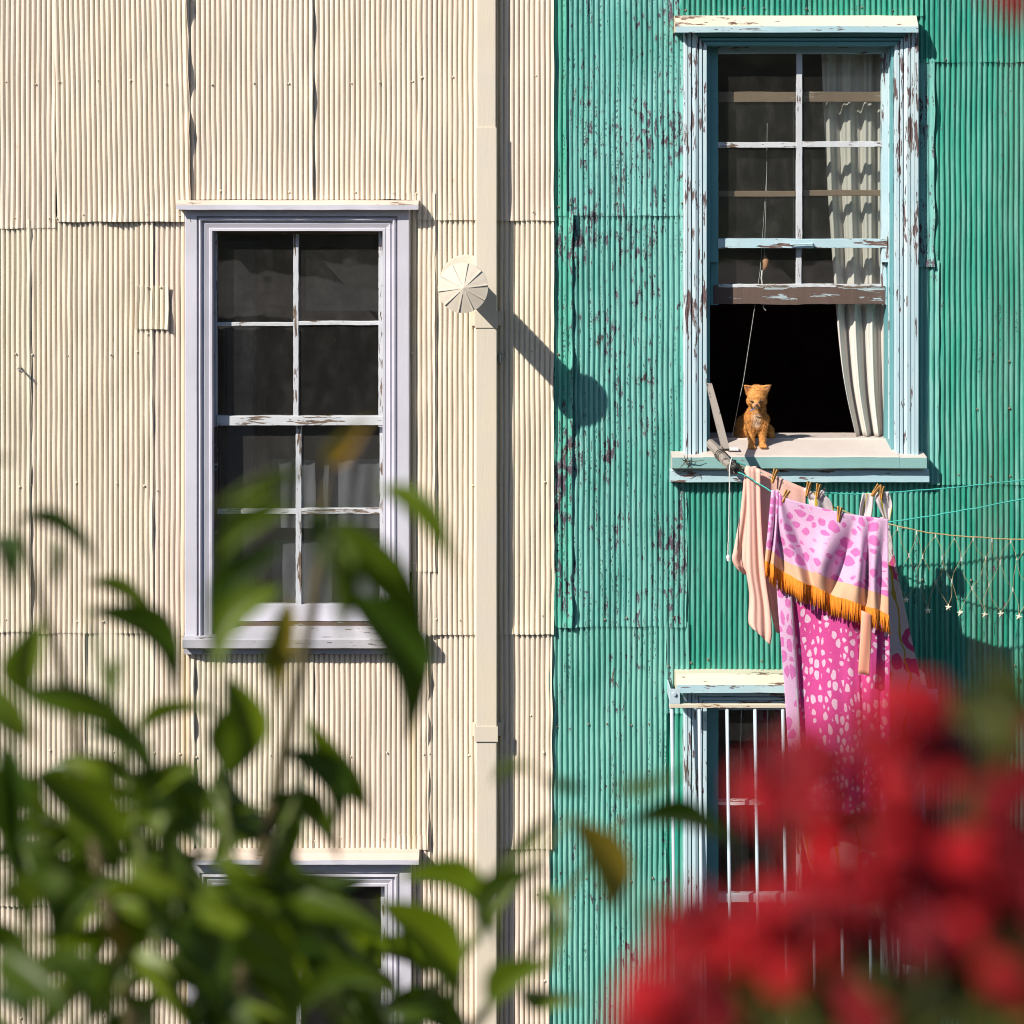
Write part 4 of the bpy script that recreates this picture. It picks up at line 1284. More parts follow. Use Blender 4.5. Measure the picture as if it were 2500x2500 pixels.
# star net lights
net = empty('net_lights', 'wire net of small star lights hanging to the right of the washing', 'string lights')
PN = 0.50
top_pts = [(1800, 1132, 0.50), (1900, 1186, 0.44), (2030, 1236, 0.43), (2100, 1262, 0.45), (2185, 1283, 0.50), (2260, 1299, 0.50), (2350, 1309, 0.50), (2500, 1317, 0.50), (2790, 1318, 0.50)]
twine('top_cord', top_pts, 0.0042, M['cord_tan'], 70, 0.002, net)
rr = random.Random(21)
def topy(x):
    for a, b in zip(top_pts, top_pts[1:]):
        if a[0] <= x <= b[0]:
            return a[1] + (b[1] - a[1]) * (x - a[0]) / (b[0] - a[0])
    return 1317
nodes = {}
for r in range(4):
    for i in range(-1, 14):
        x = 2192 + 46 * i + (23 if r % 2 else 0)
        y = topy(x) + (0, 52, 112, 172)[r] + (rr.uniform(-9, 9) if r else 0)
        nodes[r, i] = at(x + (rr.uniform(-9, 9) if r else 0), y + 6, PN + rr.uniform(-0.02, 0.02))
mb = MB(); clips = MB()
def wire(a, b):
    m = a.lerp(b, 0.5) + Vector((rr.uniform(-0.022, 0.022), rr.uniform(-0.02, 0.02), -0.010 + rr.uniform(-0.01, 0.01)))
    mb.tube([a, a.lerp(m, .55), m, b.lerp(m, .55), b], 0.0014, 4)
for r in range(3):
    for i in range(-1, 14):
        for di in ((0, -1) if r % 2 == 0 else (0, 1)):
            if (r, i) in nodes and (r + 1, i + di) in nodes:
                wire(nodes[r, i], nodes[r + 1, i + di])
for key, q in nodes.items():
    if key[0] < 3:
        clips.tube([q + Vector((0, 0, 0.012)), q + Vector((0, 0, -0.012))], 0.0034, 5)
wn_ = mb.build('wire_mesh', M['cord_tan'], net); wn_['kind'] = 'stuff'
cn_ = clips.build('wire_clips', M['cord_white'], net); cn_['kind'] = 'stuff'
for i in range(0, 14):
    q = nodes[3, i]
    vs = [q + Vector((0, -0.012, -0.012)), q + Vector((0, 0.012, -0.012))]
    for k in range(10):
        a = math.pi / 2 + k * math.pi / 5 + 0.2 * math.sin(i * 3)
        rad = 0.022 if k % 2 == 0 else 0.010
        vs.append(q + Vector((rad * math.cos(a), 0, rad * math.sin(a) - 0.012)))
    fs = [(0, 2 + k, 2 + (k + 1) % 10) for k in range(10)] + [(1, 2 + (k + 1) % 10, 2 + k) for k in range(10)]
    mesh('star', vs, fs, M['star'], net)

# ------------------------------------------------------------------ cat
def ellip(bm, c, r, rot=None, seg=14):
    m = Matrix.Translation(c) @ (rot or Matrix.Identity(4)) @ Matrix.Diagonal((*r, 1))
    bmesh.ops.create_icosphere(bm, subdivisions=3, radius=1, matrix=m)
def capsule(bm, a, b, ra, rb, n=9):
    for i in range(n + 1):
        t = i / n
        r = ra + (rb - ra) * t
        ellip(bm, Vector(a).lerp(Vector(b), t), (r, r, r))
bm = bmesh.new()
E = lambda px, py, p, r: ellip(bm, at(px, py, p), r)
E(1848, 959, 0.010, (0.060, 0.060, 0.050))         # skull, head bent forward
E(1847, 970, 0.034, (0.054, 0.046, 0.040))
E(1833, 979, 0.022, (0.026, 0.032, 0.028)); E(1862, 979, 0.020, (0.026, 0.032, 0.028))
E(1846, 985, 0.066, (0.022, 0.028, 0.021))         # muzzle
E(1841, 990, 0.074, (0.012, 0.015, 0.010)); E(1851, 990, 0.074, (0.012, 0.015, 0.010))
E(1846, 995, 0.060, (0.015, 0.018, 0.010))         # chin
E(1849, 998, -0.030, (0.050, 0.050, 0.050))        # neck
E(1848, 1014, -0.040, (0.058, 0.050, 0.056))       # chest
E(1848, 1034, -0.050, (0.054, 0.044, 0.050))
E(1843, 1022, -0.14, (0.060, 0.10, 0.078))
E(1836, 1038, -0.27, (0.080, 0.13, 0.085))         # hind quarters
E(1814, 1044, -0.29, (0.044, 0.10, 0.072)); E(1808, 1060, -0.28, (0.040, 0.09, 0.038))
E(1876, 1054, -0.23, (0.032, 0.085, 0.046)); E(1880, 1062, -0.21, (0.028, 0.07, 0.024))
for (xs_, xt_, yp_, pp_) in ((1832, 1835, 1090, -0.034), (1865, 1862, 1088, -0.030)):
    capsule(bm, at(xs_, 1022, -0.035), at(xt_ - 1, 1052, -0.040), 0.032, 0.024)
    capsule(bm, at(xt_ - 1, 1052, -0.040), at(xt_, yp_ - 5, pp_), 0.024, 0.0185)
    pw = at(xt_, yp_, pp_ + 0.018)
    ellip(bm, pw, (0.022, 0.031, 0.015))
    for dx in (-0.014, -0.005, 0.005, 0.014):
        ellip(bm, pw + Vector((dx, -0.023, -0.001)), (0.0075, 0.012, 0.010))
EARS = ((at(1832, 953, 0.030), Vector((-0.72, -0.30, 0.62)).normalized()), (at(1864, 952, 0.028), Vector((0.74, -0.30, 0.60)).normalized()))
for base, ax in EARS:
    sd_ = ax.cross(Vector((0, 1, 0.3))).normalized()
    for t in np.linspace(0, 1, 10):
        r = 0.030 * (1 - t) + 0.003
        c_ = base + ax * 0.056 * t
        for k_ in (-0.6, 0, 0.6):
            ellip(bm, c_ + sd_ * r * k_, (r * 0.5, 0.0065, r * 0.5))
me = bpy.data.meshes.new('cat_raw'); bm.to_mesh(me); bm.free()
tmp = bpy.data.objects.new('cat_raw', me); COL.objects.link(tmp)
m = tmp.modifiers.new('r', 'REMESH'); m.mode = 'VOXEL'; m.voxel_size = 0.0055; m.use_smooth_shade = True
m = tmp.modifiers.new('s', 'SMOOTH'); m.factor = 0.5; m.iterations = 3
dg = bpy.context.evaluated_depsgraph_get()
cme = bpy.data.meshes.new_from_object(tmp.evaluated_get(dg))
bpy.data.objects.remove(tmp)
def mat_cat(name):
    g = G(name)
    p = g.pos()
    w = g.n('TexWave', {'Vector': p, 'Scale': 15.0, 'Distortion': 7.0, 'Detail': 2.0, 'Detail Scale': 1.6}, bands_direction='Z').outputs['Fac']
    c = g.mix(g.step(w, 0.45, 0.7), (0.66, 0.30, 0.075), (0.58, 0.225, 0.045))
    c = g.mix(g.step(g.noise(p, 120, 3), 0.4, 0.7, 0, 0.5), c, (0.74, 0.42, 0.15))
    def blob(c0, ct, r, amt, col):
        d = g.n('VectorMath', {0: p, 1: ct}, operation='DISTANCE').outputs['Value']
        return g.mix(g.math('MULTIPLY', g.step(d, r, r * 0.3), amt), c0, col)
    c = blob(c, tuple(at(1847, 1022, 0.02)), 0.050, 0.55, (0.80, 0.66, 0.50))
    c = blob(c, tuple(at(1848, 1038, 0.01)), 0.042, 0.65, (0.80, 0.68, 0.54))
    c = blob(c, tuple(at(1845, 993, 0.08)), 0.040, 0.6, (0.74, 0.50, 0.30))
    c = blob(c, tuple(at(1835, 979, 0.07)), 0.022, 0.4, (0.74, 0.48, 0.24))
    c = blob(c, tuple(at(1857, 979, 0.07)), 0.022, 0.4, (0.74, 0.48, 0.24))
    return g.fin(c, 0.8)
M['cat'] = mat_cat('ginger_tabby_fur')
cme.name = 'cat'
cme.materials.clear()
cat = link('cat', cme, M['cat'])
cme.polygons.foreach_set('use_smooth', [True] * len(cme.polygons))
set_props(cat, 'ginger tabby cat sitting on the window sill looking down', 'cat')
# fur: short tapered blades over the coat
rr = np.random.RandomState(3)
nv = len(cme.vertices)
co = np.empty(nv * 3); cme.vertices.foreach_get('co', co); co = co.reshape(-1, 3)
no = np.array([v.normal[:] for v in cme.vertices])
sel = rr.choice(nv, 42000)
hd = np.array(at(1846, 985, 0.05)); 
dist_face = np.linalg.norm(co[sel] - hd, axis=1)
zpaw = Z(1076, 0)
ln = 0.0115 * rr.uniform(0.5, 1.3, len(sel))
ln = np.where(dist_face < 0.085, ln * 0.45, ln)
for eb_, ea_ in EARS:
    ln = np.where(np.linalg.norm(co[sel] - np.array(eb_ + ea_ * 0.028), axis=1) < 0.040, ln * 0.3, ln)
ln = np.where(co[sel][:, 2] < zpaw + 0.04, ln * 0.5, ln)
base = co[sel] + rr.normal(0, 0.0018, (len(sel), 3))
dirn = no[sel] * 0.8 + rr.normal(0, 0.16, (len(sel), 3)) + np.array([0, 0, -0.95])
dirn /= np.linalg.norm(dirn, axis=1)[:, None]
side = np.cross(dirn, rr.normal(0, 1, (len(sel), 3))); side /= np.linalg.norm(side, axis=1)[:, None]
wd = 0.0008
V3 = np.stack([base - side * wd, base + side * wd, base + dirn * ln[:, None] + np.array([0, 0, -1]) * (ln * 0.15)[:, None]], 1).reshape(-1, 3)
F3 = np.arange(len(V3)).reshape(-1, 3)
fme = bpy.data.meshes.new('fur')
fme.from_pydata(V3.tolist(), [], F3.tolist())
fur = link('fur', fme, M['cat'], cat); fur['kind'] = 'stuff'
# face details
ink = plain('dark_eye_line', (0.02, 0.012, 0.008), 0.3)
for (ex, sg) in ((1836.5, -1), (1856.5, 1)):
    bm = bmesh.new()
    ellip(bm, at(ex, 981, 0.077), (0.0135, 0.008, 0.0055), Matrix.Rotation(sg * -0.28, 4, 'Y'))
    m_ = bpy.data.meshes.new('eye'); bm.to_mesh(m_); bm.free(); link('eye', m_, ink, cat)
bm = bmesh.new(); ellip(bm, at(1845.5, 987, 0.096), (0.009, 0.006, 0.006))
m_ = bpy.data.meshes.new('nose'); bm.to_mesh(m_); bm.free(); link('nose', m_, plain('pink_nose', (0.55, 0.22, 0.17), 0.5), cat)
earm = plain('pink_inner_ear', (0.52, 0.24, 0.20), 0.8)
for base, ax in EARS:
    sd_ = ax.cross(Vector((0, 1, 0.3))).normalized()
    f_ = Vector((0, -0.0085, 0))
    mesh('inner_ear', [base + ax * 0.004 - sd_ * 0.019 + f_, base + ax * 0.004 + sd_ * 0.019 + f_, base + ax * 0.050 + f_, base + ax * 0.016 + f_ * 0.6], [(0, 1, 3), (1, 2, 3), (2, 0, 3)], earm, cat)
mb = MB(); mb.tube([at(1832, 1003, 0.045), at(1836, 1001, 0.058), at(1844, 998, 0.066)], [0.003, 0.0045, 0.003], 6)
mb.build('name_tag', plain('blue_tag', (0.14, 0.20, 0.42), 0.5), cat)

# ------------------------------------------------------------------ leafy shrub in front (out of focus)
def mat_leaf(name, col, col2, rough=0.45):
    g = G(name)
    oi = g.n('ObjectInfo')
    r = oi.outputs['Random']
    c = g.mix(r, col, col2)
    uvx = g.n('SeparateXYZ', {0: g.pos()}).outputs[0]
    rib = g.step(g.math('ABSOLUTE', uvx), 0.02, 0.0)
    c = g.mix(g.math('MULTIPLY', rib, 0.5), c, (0.16, 0.20, 0.05))
    g.fin(c, rough)
    tr = g.n('BsdfTranslucent', {'Color': g.mix(0.5, c, (0.13, 0.24, 0.006))})
    mx = g.n('MixShader', {0: 0.32, 1: g.b.outputs[0], 2: tr.outputs[0]})
    g.t.links.new(mx.outputs[0], g.out.inputs[0])
    return g.m
M['leaf'] = mat_leaf('glossy_green_leaf', (0.014, 0.040, 0.002), (0.125, 0.180, 0.004))
M['leaf_red'] = mat_leaf('olive_leaf', (0.03, 0.035, 0.006), (0.10, 0.11, 0.012), 0.5)
M['bark'] = plain('shoot_bark', (0.07, 0.055, 0.018), 0.7, 0.2, 20)
M['bark_green'] = plain('green_shoot', (0.10, 0.13, 0.03), 0.6, 0.2, 20)

def leaf_mesh(name, mat, droop, cup, wavy, seed, bend=0.0):
    r = random.Random(seed)
    n = 9
    vs, fs = [], []
    for i in range(n + 1):
        t = i / n
        w = 0.5 * (math.sin(math.pi * t ** 0.74)) ** 1.15
        z = droop * 4 * t * (1 - t)
        for k, s in enumerate((-1, -0.5, 0, 0.5, 1)):
            vs.append((s * w + bend * 4 * t * (1 - t), t, z + cup * abs(s) * w + wavy * math.sin(t * 11 + s * 2 + seed) * abs(s)))
    for i in range(n):
        for k in range(4):
            a = i * 5 + k
            fs.append((a, a + 1, a + 6, a + 5))
    me = bpy.data.meshes.new(name)
    me.from_pydata(vs, [], fs)
    me.polygons.foreach_set('use_smooth', [True] * len(fs))
    me.materials.append(mat)
    return me
LEAF_SETS = [[leaf_mesh('leaf', M['leaf'], d, c, w, i, sg * bd) for sg in (1, -1)] for i, (d, c, w, bd) in enumerate(((0.04, 0.50, 0.010, 0.35), (0.08, 0.40, 0.015, 0.75), (0.02, 0.60, 0.008, 0.2), (0.11, 0.45, 0.015, 0.95), (0.05, 0.35, 0.02, 0.5)))]
M['leaf_old'] = mat_leaf('yellowing_leaf', (0.16, 0.12, 0.006), (0.24, 0.13, 0.012))
LEAF_SETS += [[leaf_mesh('leaf', M['leaf_old'], 0.05, 0.40, 0.015, 9, sg * 0.2) for sg in (1, -1)]]
LEAVES = list(range(6))

shrub = empty('leafy_shrub', 'blurred green leafy shrub in the lower left foreground', 'shrub')
NEAR = 10.5 - 2.75     # protrusion of the shrub
def place_leaf(parent, me, base, tip, width, roll, toward=0.0):
    d = tip - base
    L_ = d.length
    y = d.normalized()
    view = Vector((0.1, -1, 0.55)).normalized()
    z = (view - y * view.dot(y)).normalized()
    z = Matrix.Rotation(roll, 3, y) @ z
    x = y.cross(z).normalized()
    if isinstance(me, int):          # pick the variant whose arch bulges upward
        me = LEAF_SETS[me][0 if x.z > 0 else 1]
    m = Matrix((x * width, y * L_, z * L_)).transposed().to_4x4()
    m.translation = base
    o = bpy.data.objects.new('leaf', me)
    COL.objects.link(o)
    o.parent = parent
    o.matrix_basis = m
    return o

rl = random.Random(11)
K = 2500 / 1932.0
# explicit leaves: base x, base y, tip x, tip y, width, roll, mesh index, extra distance toward the lens
LV = [
 (1062, 112, 1190, -22, 74, 0.7, 5, 0.8), (975, 120, 712, 262, 62, 1.05, 3, 0.75), (960, 222, 735, 420, 90, 0.6, 1, 0.75), (935, 350, 715, 585, 90, 0.7, 3, 0.7),
 (1225, 190, 1462, 440, 46, 1.1, 3, 0.55), (1080, 285, 1352, 660, 140, 0.35, 0, 0.6), (1056, 330, 1112, 640, 86, 0.8, 2, 0.65), (1030, 260, 1050, 440, 80, 0.5, 0, 0.7),
 (1105, 520, 1288, 958, 180, 0.5, 0, 0.1), (925, 510, 735, 770, 150, 0.25, 4, 0.45), (940, 545, 908, 872, 86, 0.2, 5, 0.3), (905, 640, 870, 800, 60, 0.9, 1, 0.3),
 (40, 288, 285, 425, 34, 1.1, 1, 0.3), (268, 498, 492, 645, 26, 1.2, 1, 0.0), (275, 585, 522, 858, 120, 0.45, 1, 0.1), (390, 740, 355, 890, 60, 0.8, 4, 0.4),
 (140, 605, 118, 842, 130, 0.4, 4, 0.35), (-20, 350, 35, 520, 90, 0.4, 2, 0.4), (-30, 110, 66, 106, 34, 0.9, 1, 0.6), (172, 350, 168, 500, 44, 1.0, 2, 0.5),
 (735, 790, 742, 1092, 146, 0.35, 0, 0.15), (815, 850, 775, 1120, 60, 1.0, 2, 0.15), (425, 1015, 680, 935, 42, 1.0, 1, 0.1), (1000, 935, 1172, 1208, 96, 0.5, 0, -0.1),
 (905, 1035, 1042, 1298, 124, 0.4, 1, 0.1), (840, 1200, 1070, 1378, 100, 0.7, 0, 0.05), (-40, 810, 60, 1010, 130, 0.6, 0, 0.5), (40, 850, 425, 1030, 110, 0.5, 3, 0.45),
 (60, 905, 120, 1010, 66, 0.6, 5, 0.4), (85, 1115, 355, 1412, 165, 0.3, 0, 0.5), (10, 1000, 40, 1420, 110, 0.5, 2, 0.55), (200, 1060, 430, 1150, 90, 0.8, 1, 0.4),
 (480, 1165, 648, 1088, 90, 0.6, 0, 0.2), (400, 1180, 640, 1300, 110, 1.0, 3, 0.2), (430, 1290, 650, 1400, 120, 1.1, 0, 0.2), (420, 1390, 610, 1510, 130, 1.0, 2, 0.2),
 (50, 1440, 155, 1620, 120, 0.4, 4, 0.5), (-30, 1470, 60, 1660, 110, 1.1, 0, 0.5), (180, 1690, 375, 1470, 110, 0.5, 2, 0.5), (320, 1600, 385, 1740, 76, 0.7, 5, 0.4),
 (365, 1525, 570, 1650, 96, 0.6, 1, 0.3), (525, 1620, 690, 1870, 160, 0.35, 0, 0.4), (645, 1555, 968, 1812, 180, 0.3, 0, 0.35), (925, 1680, 965, 1950, 130, 0.6, 2, 0.3),
 (810, 1440, 1240, 1632, 150, 0.65, 0, 0.2), (1210, 1530, 1445, 1862, 160, 0.4, 0, 0.25), (1285, 1455, 1578, 1668, 116, 0.4, 1, 0.2), (1570, 1660, 1835, 1470, 64, 0.7, 3, 0.45),
 (1615, 1430, 1795, 1272, 60, 0.7, 1, 0.5), (1853, 1255, 1962, 1562, 160, 0.4, 5, 0.6), (1600, 1160, 1745, 1122, 34, 1.0, 1, 0.6), (1740, 1122, 1900, 1165, 34, 1.0, 1, 0.6),
 (1595, 1895, 1800, 1752, 116, 0.6, 2, 0.2), (1690, 1815, 1880, 1850, 70, 1.1, 0, 0.2), (1720, 1500, 1800, 1640, 90, 0.6, 0, 0.3), (1850, 1590, 1800, 1720, 70, 1.0, 2, 0.3),
 (950, 1940, 1270, 1880, 90, 0.6, 3, 0.4), (1245, 1900, 1440, 1930, 90, 0.5, 1, 0.3), (640, 1900, 820, 2000, 100, 0.9, 0, 0.3), (0, 1690, 200, 1900, 150, 0.5, 0, 0.5),
 (180, 1760, 350, 1950, 130, 0.7, 2, 0.45), (330, 1920, 470, 1810, 90, 0.6, 1, 0.4), (-30, 1830, 80, 1960, 110, 0.6, 3, 0.5), (2020, 1288, 2355, 1352, 80, 0.55, 0, 0.5), (1990, 1160, 2240, 1112, 40, 1.0, 1, 0.8),
 (230, 1180, 330, 1330, 80, 1.0, 2, 0.3), (560, 1180, 500, 1320, 90, 1.0, 0, 0.3), (250, 1400, 420, 1330, 80, 0.8, 3, 0.3), (620, 1420, 760, 1560, 100, 1.0, 2, 0.25), (450, 1680, 380, 1860, 90, 0.8, 3, 0.4),
 (60, 1300, 200, 1440, 90, 0.9, 3, 0.4), (300, 1560, 180, 1640, 70, 0.9, 1, 0.4), (560, 1500, 480, 1640, 80, 0.9, 2, 0.3), (720, 1380, 860, 1480, 80, 0.9, 0, 0.2), (1000, 1300, 1010, 1440, 60, 1.0, 1, 0.1),
 (740, 1560, 640, 1700, 90, 1.0, 3, 0.2), (870, 1560, 1080, 1700, 100, 1.1, 2, 0.1), (1060, 1600, 1200, 1760, 90, 1.0, 0, 0.1), (1120, 1700, 1260, 1840, 90, 0.8, 1, 0.2), (1010, 1780, 1180, 1900, 90, 1.0, 3, 0.2),
]
CX = lambda x: x * 0.7505
CY = lambda y: 1050 + y * 0.7505
for (bx, by, tx, ty, w, roll, mi, dz) in LV:
    dd = dz + rl.uniform(-0.05, 0.05)
    tx, ty = tx + 0.16 * (tx - bx), ty + 0.16 * (ty - by)
    b_ = at(CX(bx), CY(by), NEAR + dd); t_ = at(CX(tx), CY(ty), NEAR + dd + rl.uniform(-0.05, 0.08))
    wd_ = w * 0.7505 / PXM * SC(NEAR + dd)
    place_leaf(shrub, LEAVES[mi], b_, t_, wd_ * 0.98, roll * 0.75 * rl.choice((-1, 1)))
# leaves further back in the mass, each its own part
def in_mass(x, y):
    lim = 1170 + 60 * math.sin(x * 0.012) if x < 620 else 1170 + (x - 620) * 0.95
    gap = any((x - gx) ** 2 / 55 ** 2 + (y - gy) ** 2 / 75 ** 2 < 1 for gx, gy in ((240, 1730), (480, 1760), (200, 1400), (400, 1420), (545, 1610), (110, 1690), (600, 1250), (1000, 1700), (820, 1750)))
    return y > lim and not gap
def mass_leaf():
    while True:
        x, y = rl.uniform(-80, 1400), rl.uniform(1000, 2000)
        if in_mass(x, y): break
    ang = rl.choice((rl.uniform(0.1, 1.4), rl.uniform(0.1, 1.4), rl.uniform(1.8, 3.2)))
    L_ = rl.uniform(240, 420)
    p0 = NEAR - rl.uniform(-0.35, 0.55)
    b_ = at(CX(x - L_ * 0.5 * math.cos(ang)), CY(y - L_ * 0.45 * math.sin(ang)), p0)
    t_ = at(CX(x + L_ * 0.5 * math.cos(ang)), CY(y + L_ * 0.45 * math.sin(ang)), p0 + rl.uniform(-0.1, 0.1))
    return b_, t_, rl.uniform(0.17, 0.25) * L_ * 0.7505 / PXM * SC(p0), rl.uniform(0.1, 1.25) * rl.choice((-1, 1))
for k in range(66):
    b_, t_, w_, ro_ = mass_leaf()
    place_leaf(shrub, rl.choice(LEAVES[:5]), b_, t_, w_, ro_)
# the shaded inside of the bush: many more leaves, joined
bmv, bmf = [], []
for k in range(45):
    b_, t_, w_, ro_ = mass_leaf()
    b_ = b_ + Vector((0, 0.35, -0.08)); t_ = t_ + Vector((0, 0.35, -0.08))
    o = place_leaf(shrub, LEAVES[k % 5], b_, t_, w_, ro_)
    n0 = len(bmv)
    mw = Matrix(o.matrix_basis)
    bmv += [tuple(mw @ v.co) for v in o.data.vertices]
    bmf += [tuple(i + n0 for i in pl.vertices) for pl in o.data.polygons]
    bpy.data.objects.remove(o)
inner = mesh('inner_foliage', bmv, bmf, M['leaf'], shrub, True); inner['kind'] = 'stuff'
# shoots
def shoot(pts, r0, r1, mat=None, parent=shrub, name='branch'):
    sp = spline([tuple(at(a * K, b * K, NEAR + c)) for a, b, c in pts], 24)
    mb = MB(); mb.tube([Vector(q) for q in sp], [r0 + (r1 - r0) * i / 23 for i in range(24)], 7)
    return mb.build(name, mat or M['bark_green'], parent, True)
shoot([(330, 2600, -0.1), (430, 2000, 0), (520, 1500, 0), (590, 1150, 0.02), (612, 950, 0), (622, 905, 0)], 0.015, 0.004, M['bark'])
shoot([(300, 2600, 0), (260, 2000, 0.1), (180, 1600, 0.1), (120, 1280, 0), (30, 980, 0)], 0.016, 0.004, M['bark'])
shoot([(500, 2600, 0), (700, 2050, 0), (860, 1820, 0.05), (960, 1690, 0.05), (1080, 1540, 0.05)], 0.014, 0.003)
shoot([(420, 2000, 0.05), (440, 1700, 0.05), (420, 1480, 0.02), (400, 1285, 0)], 0.010, 0.003)
shoot([(480, 1700, 0.05), (560, 1500, 0.05), (580, 1350, 0.02)], 0.008, 0.003)
shoot([(300, 1800, 0.1), (230, 1400, 0.05), (160, 1140, 0.02)], 0.009, 0.003)
shoot([(760, 2100, 0.0), (960, 1850, 0.0), (1100, 1640, 0.0), (1180, 1540, 0.0)], 0.009, 0.003)
# trunk down to the terrace
tp = at(330 * K, 2600 * K, NEAR - 0.1)
mb = MB()
for (dx, q) in ((0.0, at(330 * K, 2600 * K, NEAR - 0.1)), (-0.05, at(300 * K, 2600 * K, NEAR)), (0.08, at(500 * K, 2600 * K, NEAR))):
    mb.tube([q + Vector((0, 0, 0.02)), q + Vector((dx * 0.3, 0.0, -0.04)), Vector((tp.x + dx * 0.3, tp.y, 0.45))], [0.016, 0.018, 0.024], 7)
mb.build('trunk', M['bark'], shrub, True)

# ------------------------------------------------------------------ red flowering shrub, very near the lens
M['petal'] = None
g = G('red_petal')
oi = g.n('ObjectInfo')
c = g.mix(oi.outputs['Random'], (0.20, 0.001, 0.009), (0.62, 0.004, 0.012))
g.fin(c, 0.6)
M['petal'] = translucent(g, c, 0.3)
def cluster_mesh(seed, n=80):
    r = random.Random(seed)
    vs, fs = [], []
    for i in range(n):
        # floret centre on an uneven dome
        th, ph = r.uniform(0, 2 * math.pi), math.acos(r.uniform(-0.35, 1))
        rad = r.uniform(0.55, 0.85)
        nrm = Vector((math.sin(ph) * math.cos(th), -math.cos(ph), math.sin(ph) * math.sin(th)))
        c = nrm * rad
        t1 = nrm.orthogonal().normalized(); t2 = nrm.cross(t1)
        rot = r.uniform(0, 6.28)
        for k in range(5):
            a = rot + k * 2 * math.pi / 5
            d = t1 * math.cos(a) + t2 * math.sin(a); e = nrm.cross(d)
            L_ = r.uniform(0.30, 0.46)
            b = len(vs)
            vs += [c, c + d * L_ * .55 + e * L_ * .34 + nrm * .07, c + d * L_ + nrm * .05, c + d * L_ * .55 - e * L_ * .34 + nrm * .07]
            fs.append((b, b + 1, b + 2, b + 3))
    me = bpy.data.meshes.new('flower_cluster')
    me.from_pydata([tuple(v) for v in vs], [], fs)
    me.materials.append(M['petal'])
    return me
CLU = [cluster_mesh(i) for i in range(5)]
redshrub = empty('red_flowering_shrub', 'very blurred red flowering shrub in the lower right foreground', 'shrub')
NEARF = 10.5 - 1.14
FL = [(1440, 1480, 58), (1500, 1440, 62), (1480, 1540, 52), (1560, 1500, 64), (1575, 1425, 56), (1640, 1400, 56), (1690, 1340, 62), (1750, 1330, 56), (1630, 1470, 60), (1700, 1420, 64), (1770, 1400, 64), (1820, 1440, 46),
      (1600, 1560, 46), (1690, 1500, 54), (1740, 1560, 52), (1880, 1520, 60), (1930, 1470, 60), (1900, 1590, 66), (1820, 1610, 62), (1760, 1630, 58), (1690, 1620, 56), (1630, 1640, 46), (1840, 1680, 66), (1920, 1680, 66), (1770, 1700, 72), (1700, 1700, 60), (1740, 1770, 68), (1810, 1770, 64), (1660, 1770, 48), (1900, 1760, 58), (1950, 1600, 60),
      (1255, 1740, 46), (1310, 1715, 50), (1370, 1740, 52), (1290, 1790, 56), (1240, 1830, 48), (1220, 1885, 54), (1215, 1935, 60), (1290, 1860, 54), (1350, 1810, 52), (1420, 1770, 52), (1460, 1720, 46), (1500, 1770, 50), (1430, 1680, 30), (1540, 1700, 48), (1590, 1740, 48), (1350, 1900, 54), (1280, 1930, 54), (1560, 1620, 46), (1560, 1790, 40), (1610, 1690, 40), (1920, 10, 36), (1890, -20, 34), (1480, 1840, 38), (1600, 1880, 46), (1640, 1930, 46),
      (1960, 1380, 40), (1975, 1720, 60), (1890, 1840, 40), (1830, 1860, 34), (1700, 1860, 36), (1940, 1890, 36), (1660, 1600, 40), (1720, 1480, 40), (1560, 1660, 44), (1500, 1640, 26), (1640, 1700, 44), (1520, 1720, 40), (1790, 1480, 36), (1440, 1740, 40), (1425, 1520, 40), (1530, 1385, 40), (1520, 1570, 48), (1545, 1450, 50), (1610, 1350, 30), (1660, 1560, 44), (1860, 1720, 50), (1330, 1760, 40), (1265, 1790, 44), (1400, 1790, 40), (1180, 1930, 40), (1250, 1900, 46), (1320, 1930, 44), (1480, 1700, 40), (1380, 1870, 40), (1440, 1820, 36)]
rf = random.Random(4)
for (x, y, r_) in FL:
    dd = rf.uniform(-0.14, 0.10)
    p = NEARF + dd
    o = bpy.data.objects.new('flower_cluster', rf.choice(CLU))
    COL.objects.link(o); o.parent = redshrub
    o.location = at(x * K, y * K, p)
    s = r_ * K / PXM * SC(p) * rf.uniform(0.75, 1.25)
    o.scale = (s, s, s)
    o.rotation_euler = (rf.uniform(-0.5, 0.5), rf.uniform(0, 6.28), rf.uniform(-0.5, 0.5))
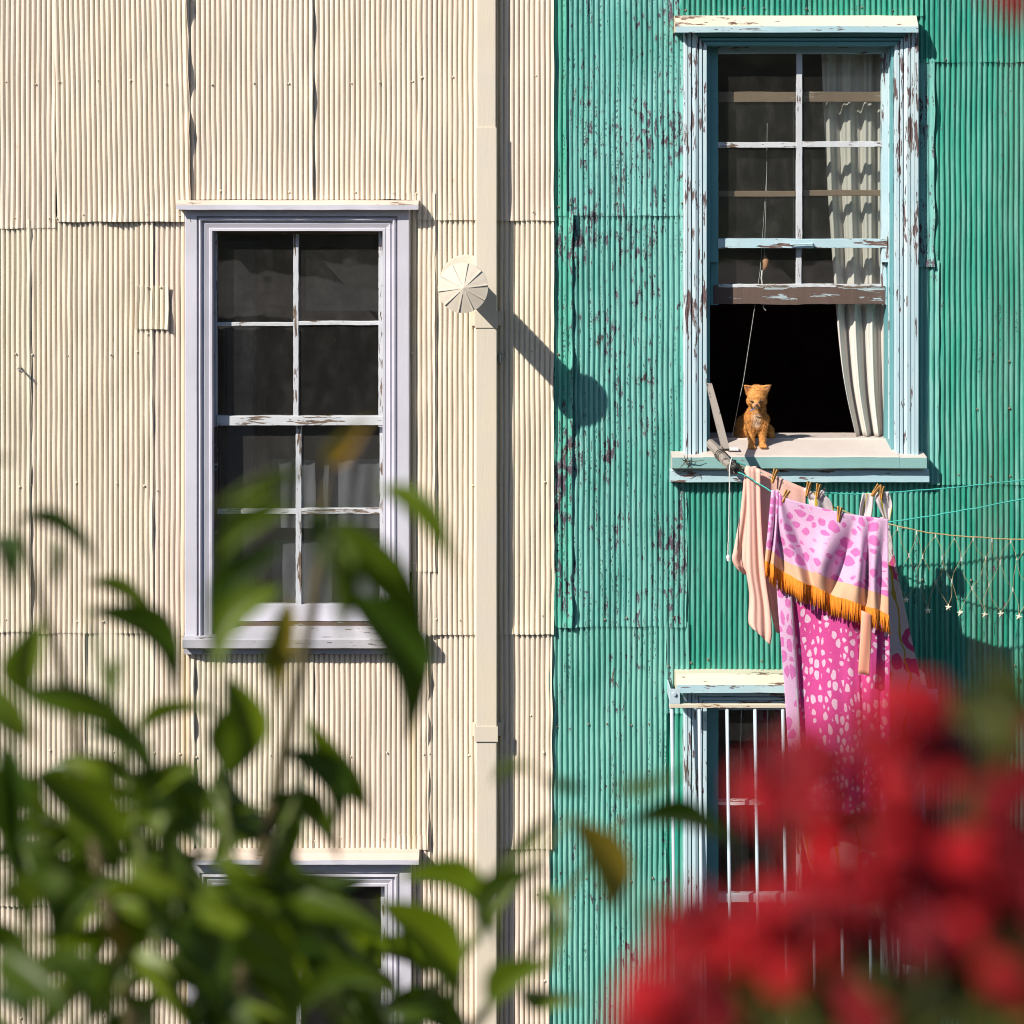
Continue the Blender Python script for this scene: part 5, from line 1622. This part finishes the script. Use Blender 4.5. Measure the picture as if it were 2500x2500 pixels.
RLEAVES = [leaf_mesh('leaf', M['leaf_red'], d, c, w, 50 + i) for i, (d, c, w) in enumerate(((0.10, 0.35, 0.02), (0.18, 0.25, 0.03)))]
RL = [(1850, 1330, 120), (1900, 1300, 130), (1880, 1390, 120), (1920, 1350, 110), (1640, 1570, 80), (1840, 1540, 90), (1860, 1470, 100), (1500, 1900, 130), (1560, 1930, 130), (1420, 1880, 120), (1720, 1850, 140), (1800, 1880, 140), (1880, 1850, 140), (1680, 1900, 140), (1920, 1920, 140), (1780, 1930, 140), (1850, 1930, 130), (1400, 1930, 110), (1620, 1840, 110), (1220, 1720, 60), (1400, 1830, 100), (1480, 1860, 100), (1760, 1840, 120), (1940, 1830, 120), (1900, 1410, 100), (1560, 1860, 110), (1660, 1850, 110), (1530, 1960, 120), (1720, 1960, 130), (1890, 1790, 130), (1940, 1790, 130), (1860, 1830, 130), (1920, 1870, 140), (1880, 1900, 140), (1800, 1840, 130), (1950, 1940, 140), (1830, 1960, 140), (1760, 1900, 130), (1440, 1940, 120)]
for (x, y, L_) in RL:
    for k in range(3):
        a = rf.uniform(0, 6.28)
        p = NEARF + rf.uniform(-0.16, -0.03)
        b_ = at((x - 0.5 * L_ * math.cos(a)) * K, (y - 0.5 * L_ * math.sin(a)) * K, p)
        t_ = at((x + 0.5 * L_ * math.cos(a)) * K, (y + 0.5 * L_ * math.sin(a)) * K, p + rf.uniform(-0.01, 0.01))
        place_leaf(redshrub, rf.choice(RLEAVES), b_, t_, 0.5 * L_ * K / PXM * SC(p), rf.uniform(-0.9, 0.9))
root = Vector((0.34, -DIST + 1.45, 0.45))
for (x, y) in ((1300, 1800), (1500, 1560), (1700, 1650), (1850, 1420), (1900, 1650), (1450, 1900), (1750, 1800), (1925, 40)):
    e = at(x * K, y * K, NEARF - 0.04)
    mid = root.lerp(e, 0.55) + Vector((rf.uniform(-0.03, 0.03), 0.04, 0.0))
    mid.z = min(mid.z, 1.35)
    mb = MB(); mb.tube([Vector(q) for q in spline([tuple(root), tuple(mid), tuple(e)], 14)], [0.006 - 0.0045 * i / 13 for i in range(14)], 6)
    mb.build('stem', M['bark'], redshrub, True)
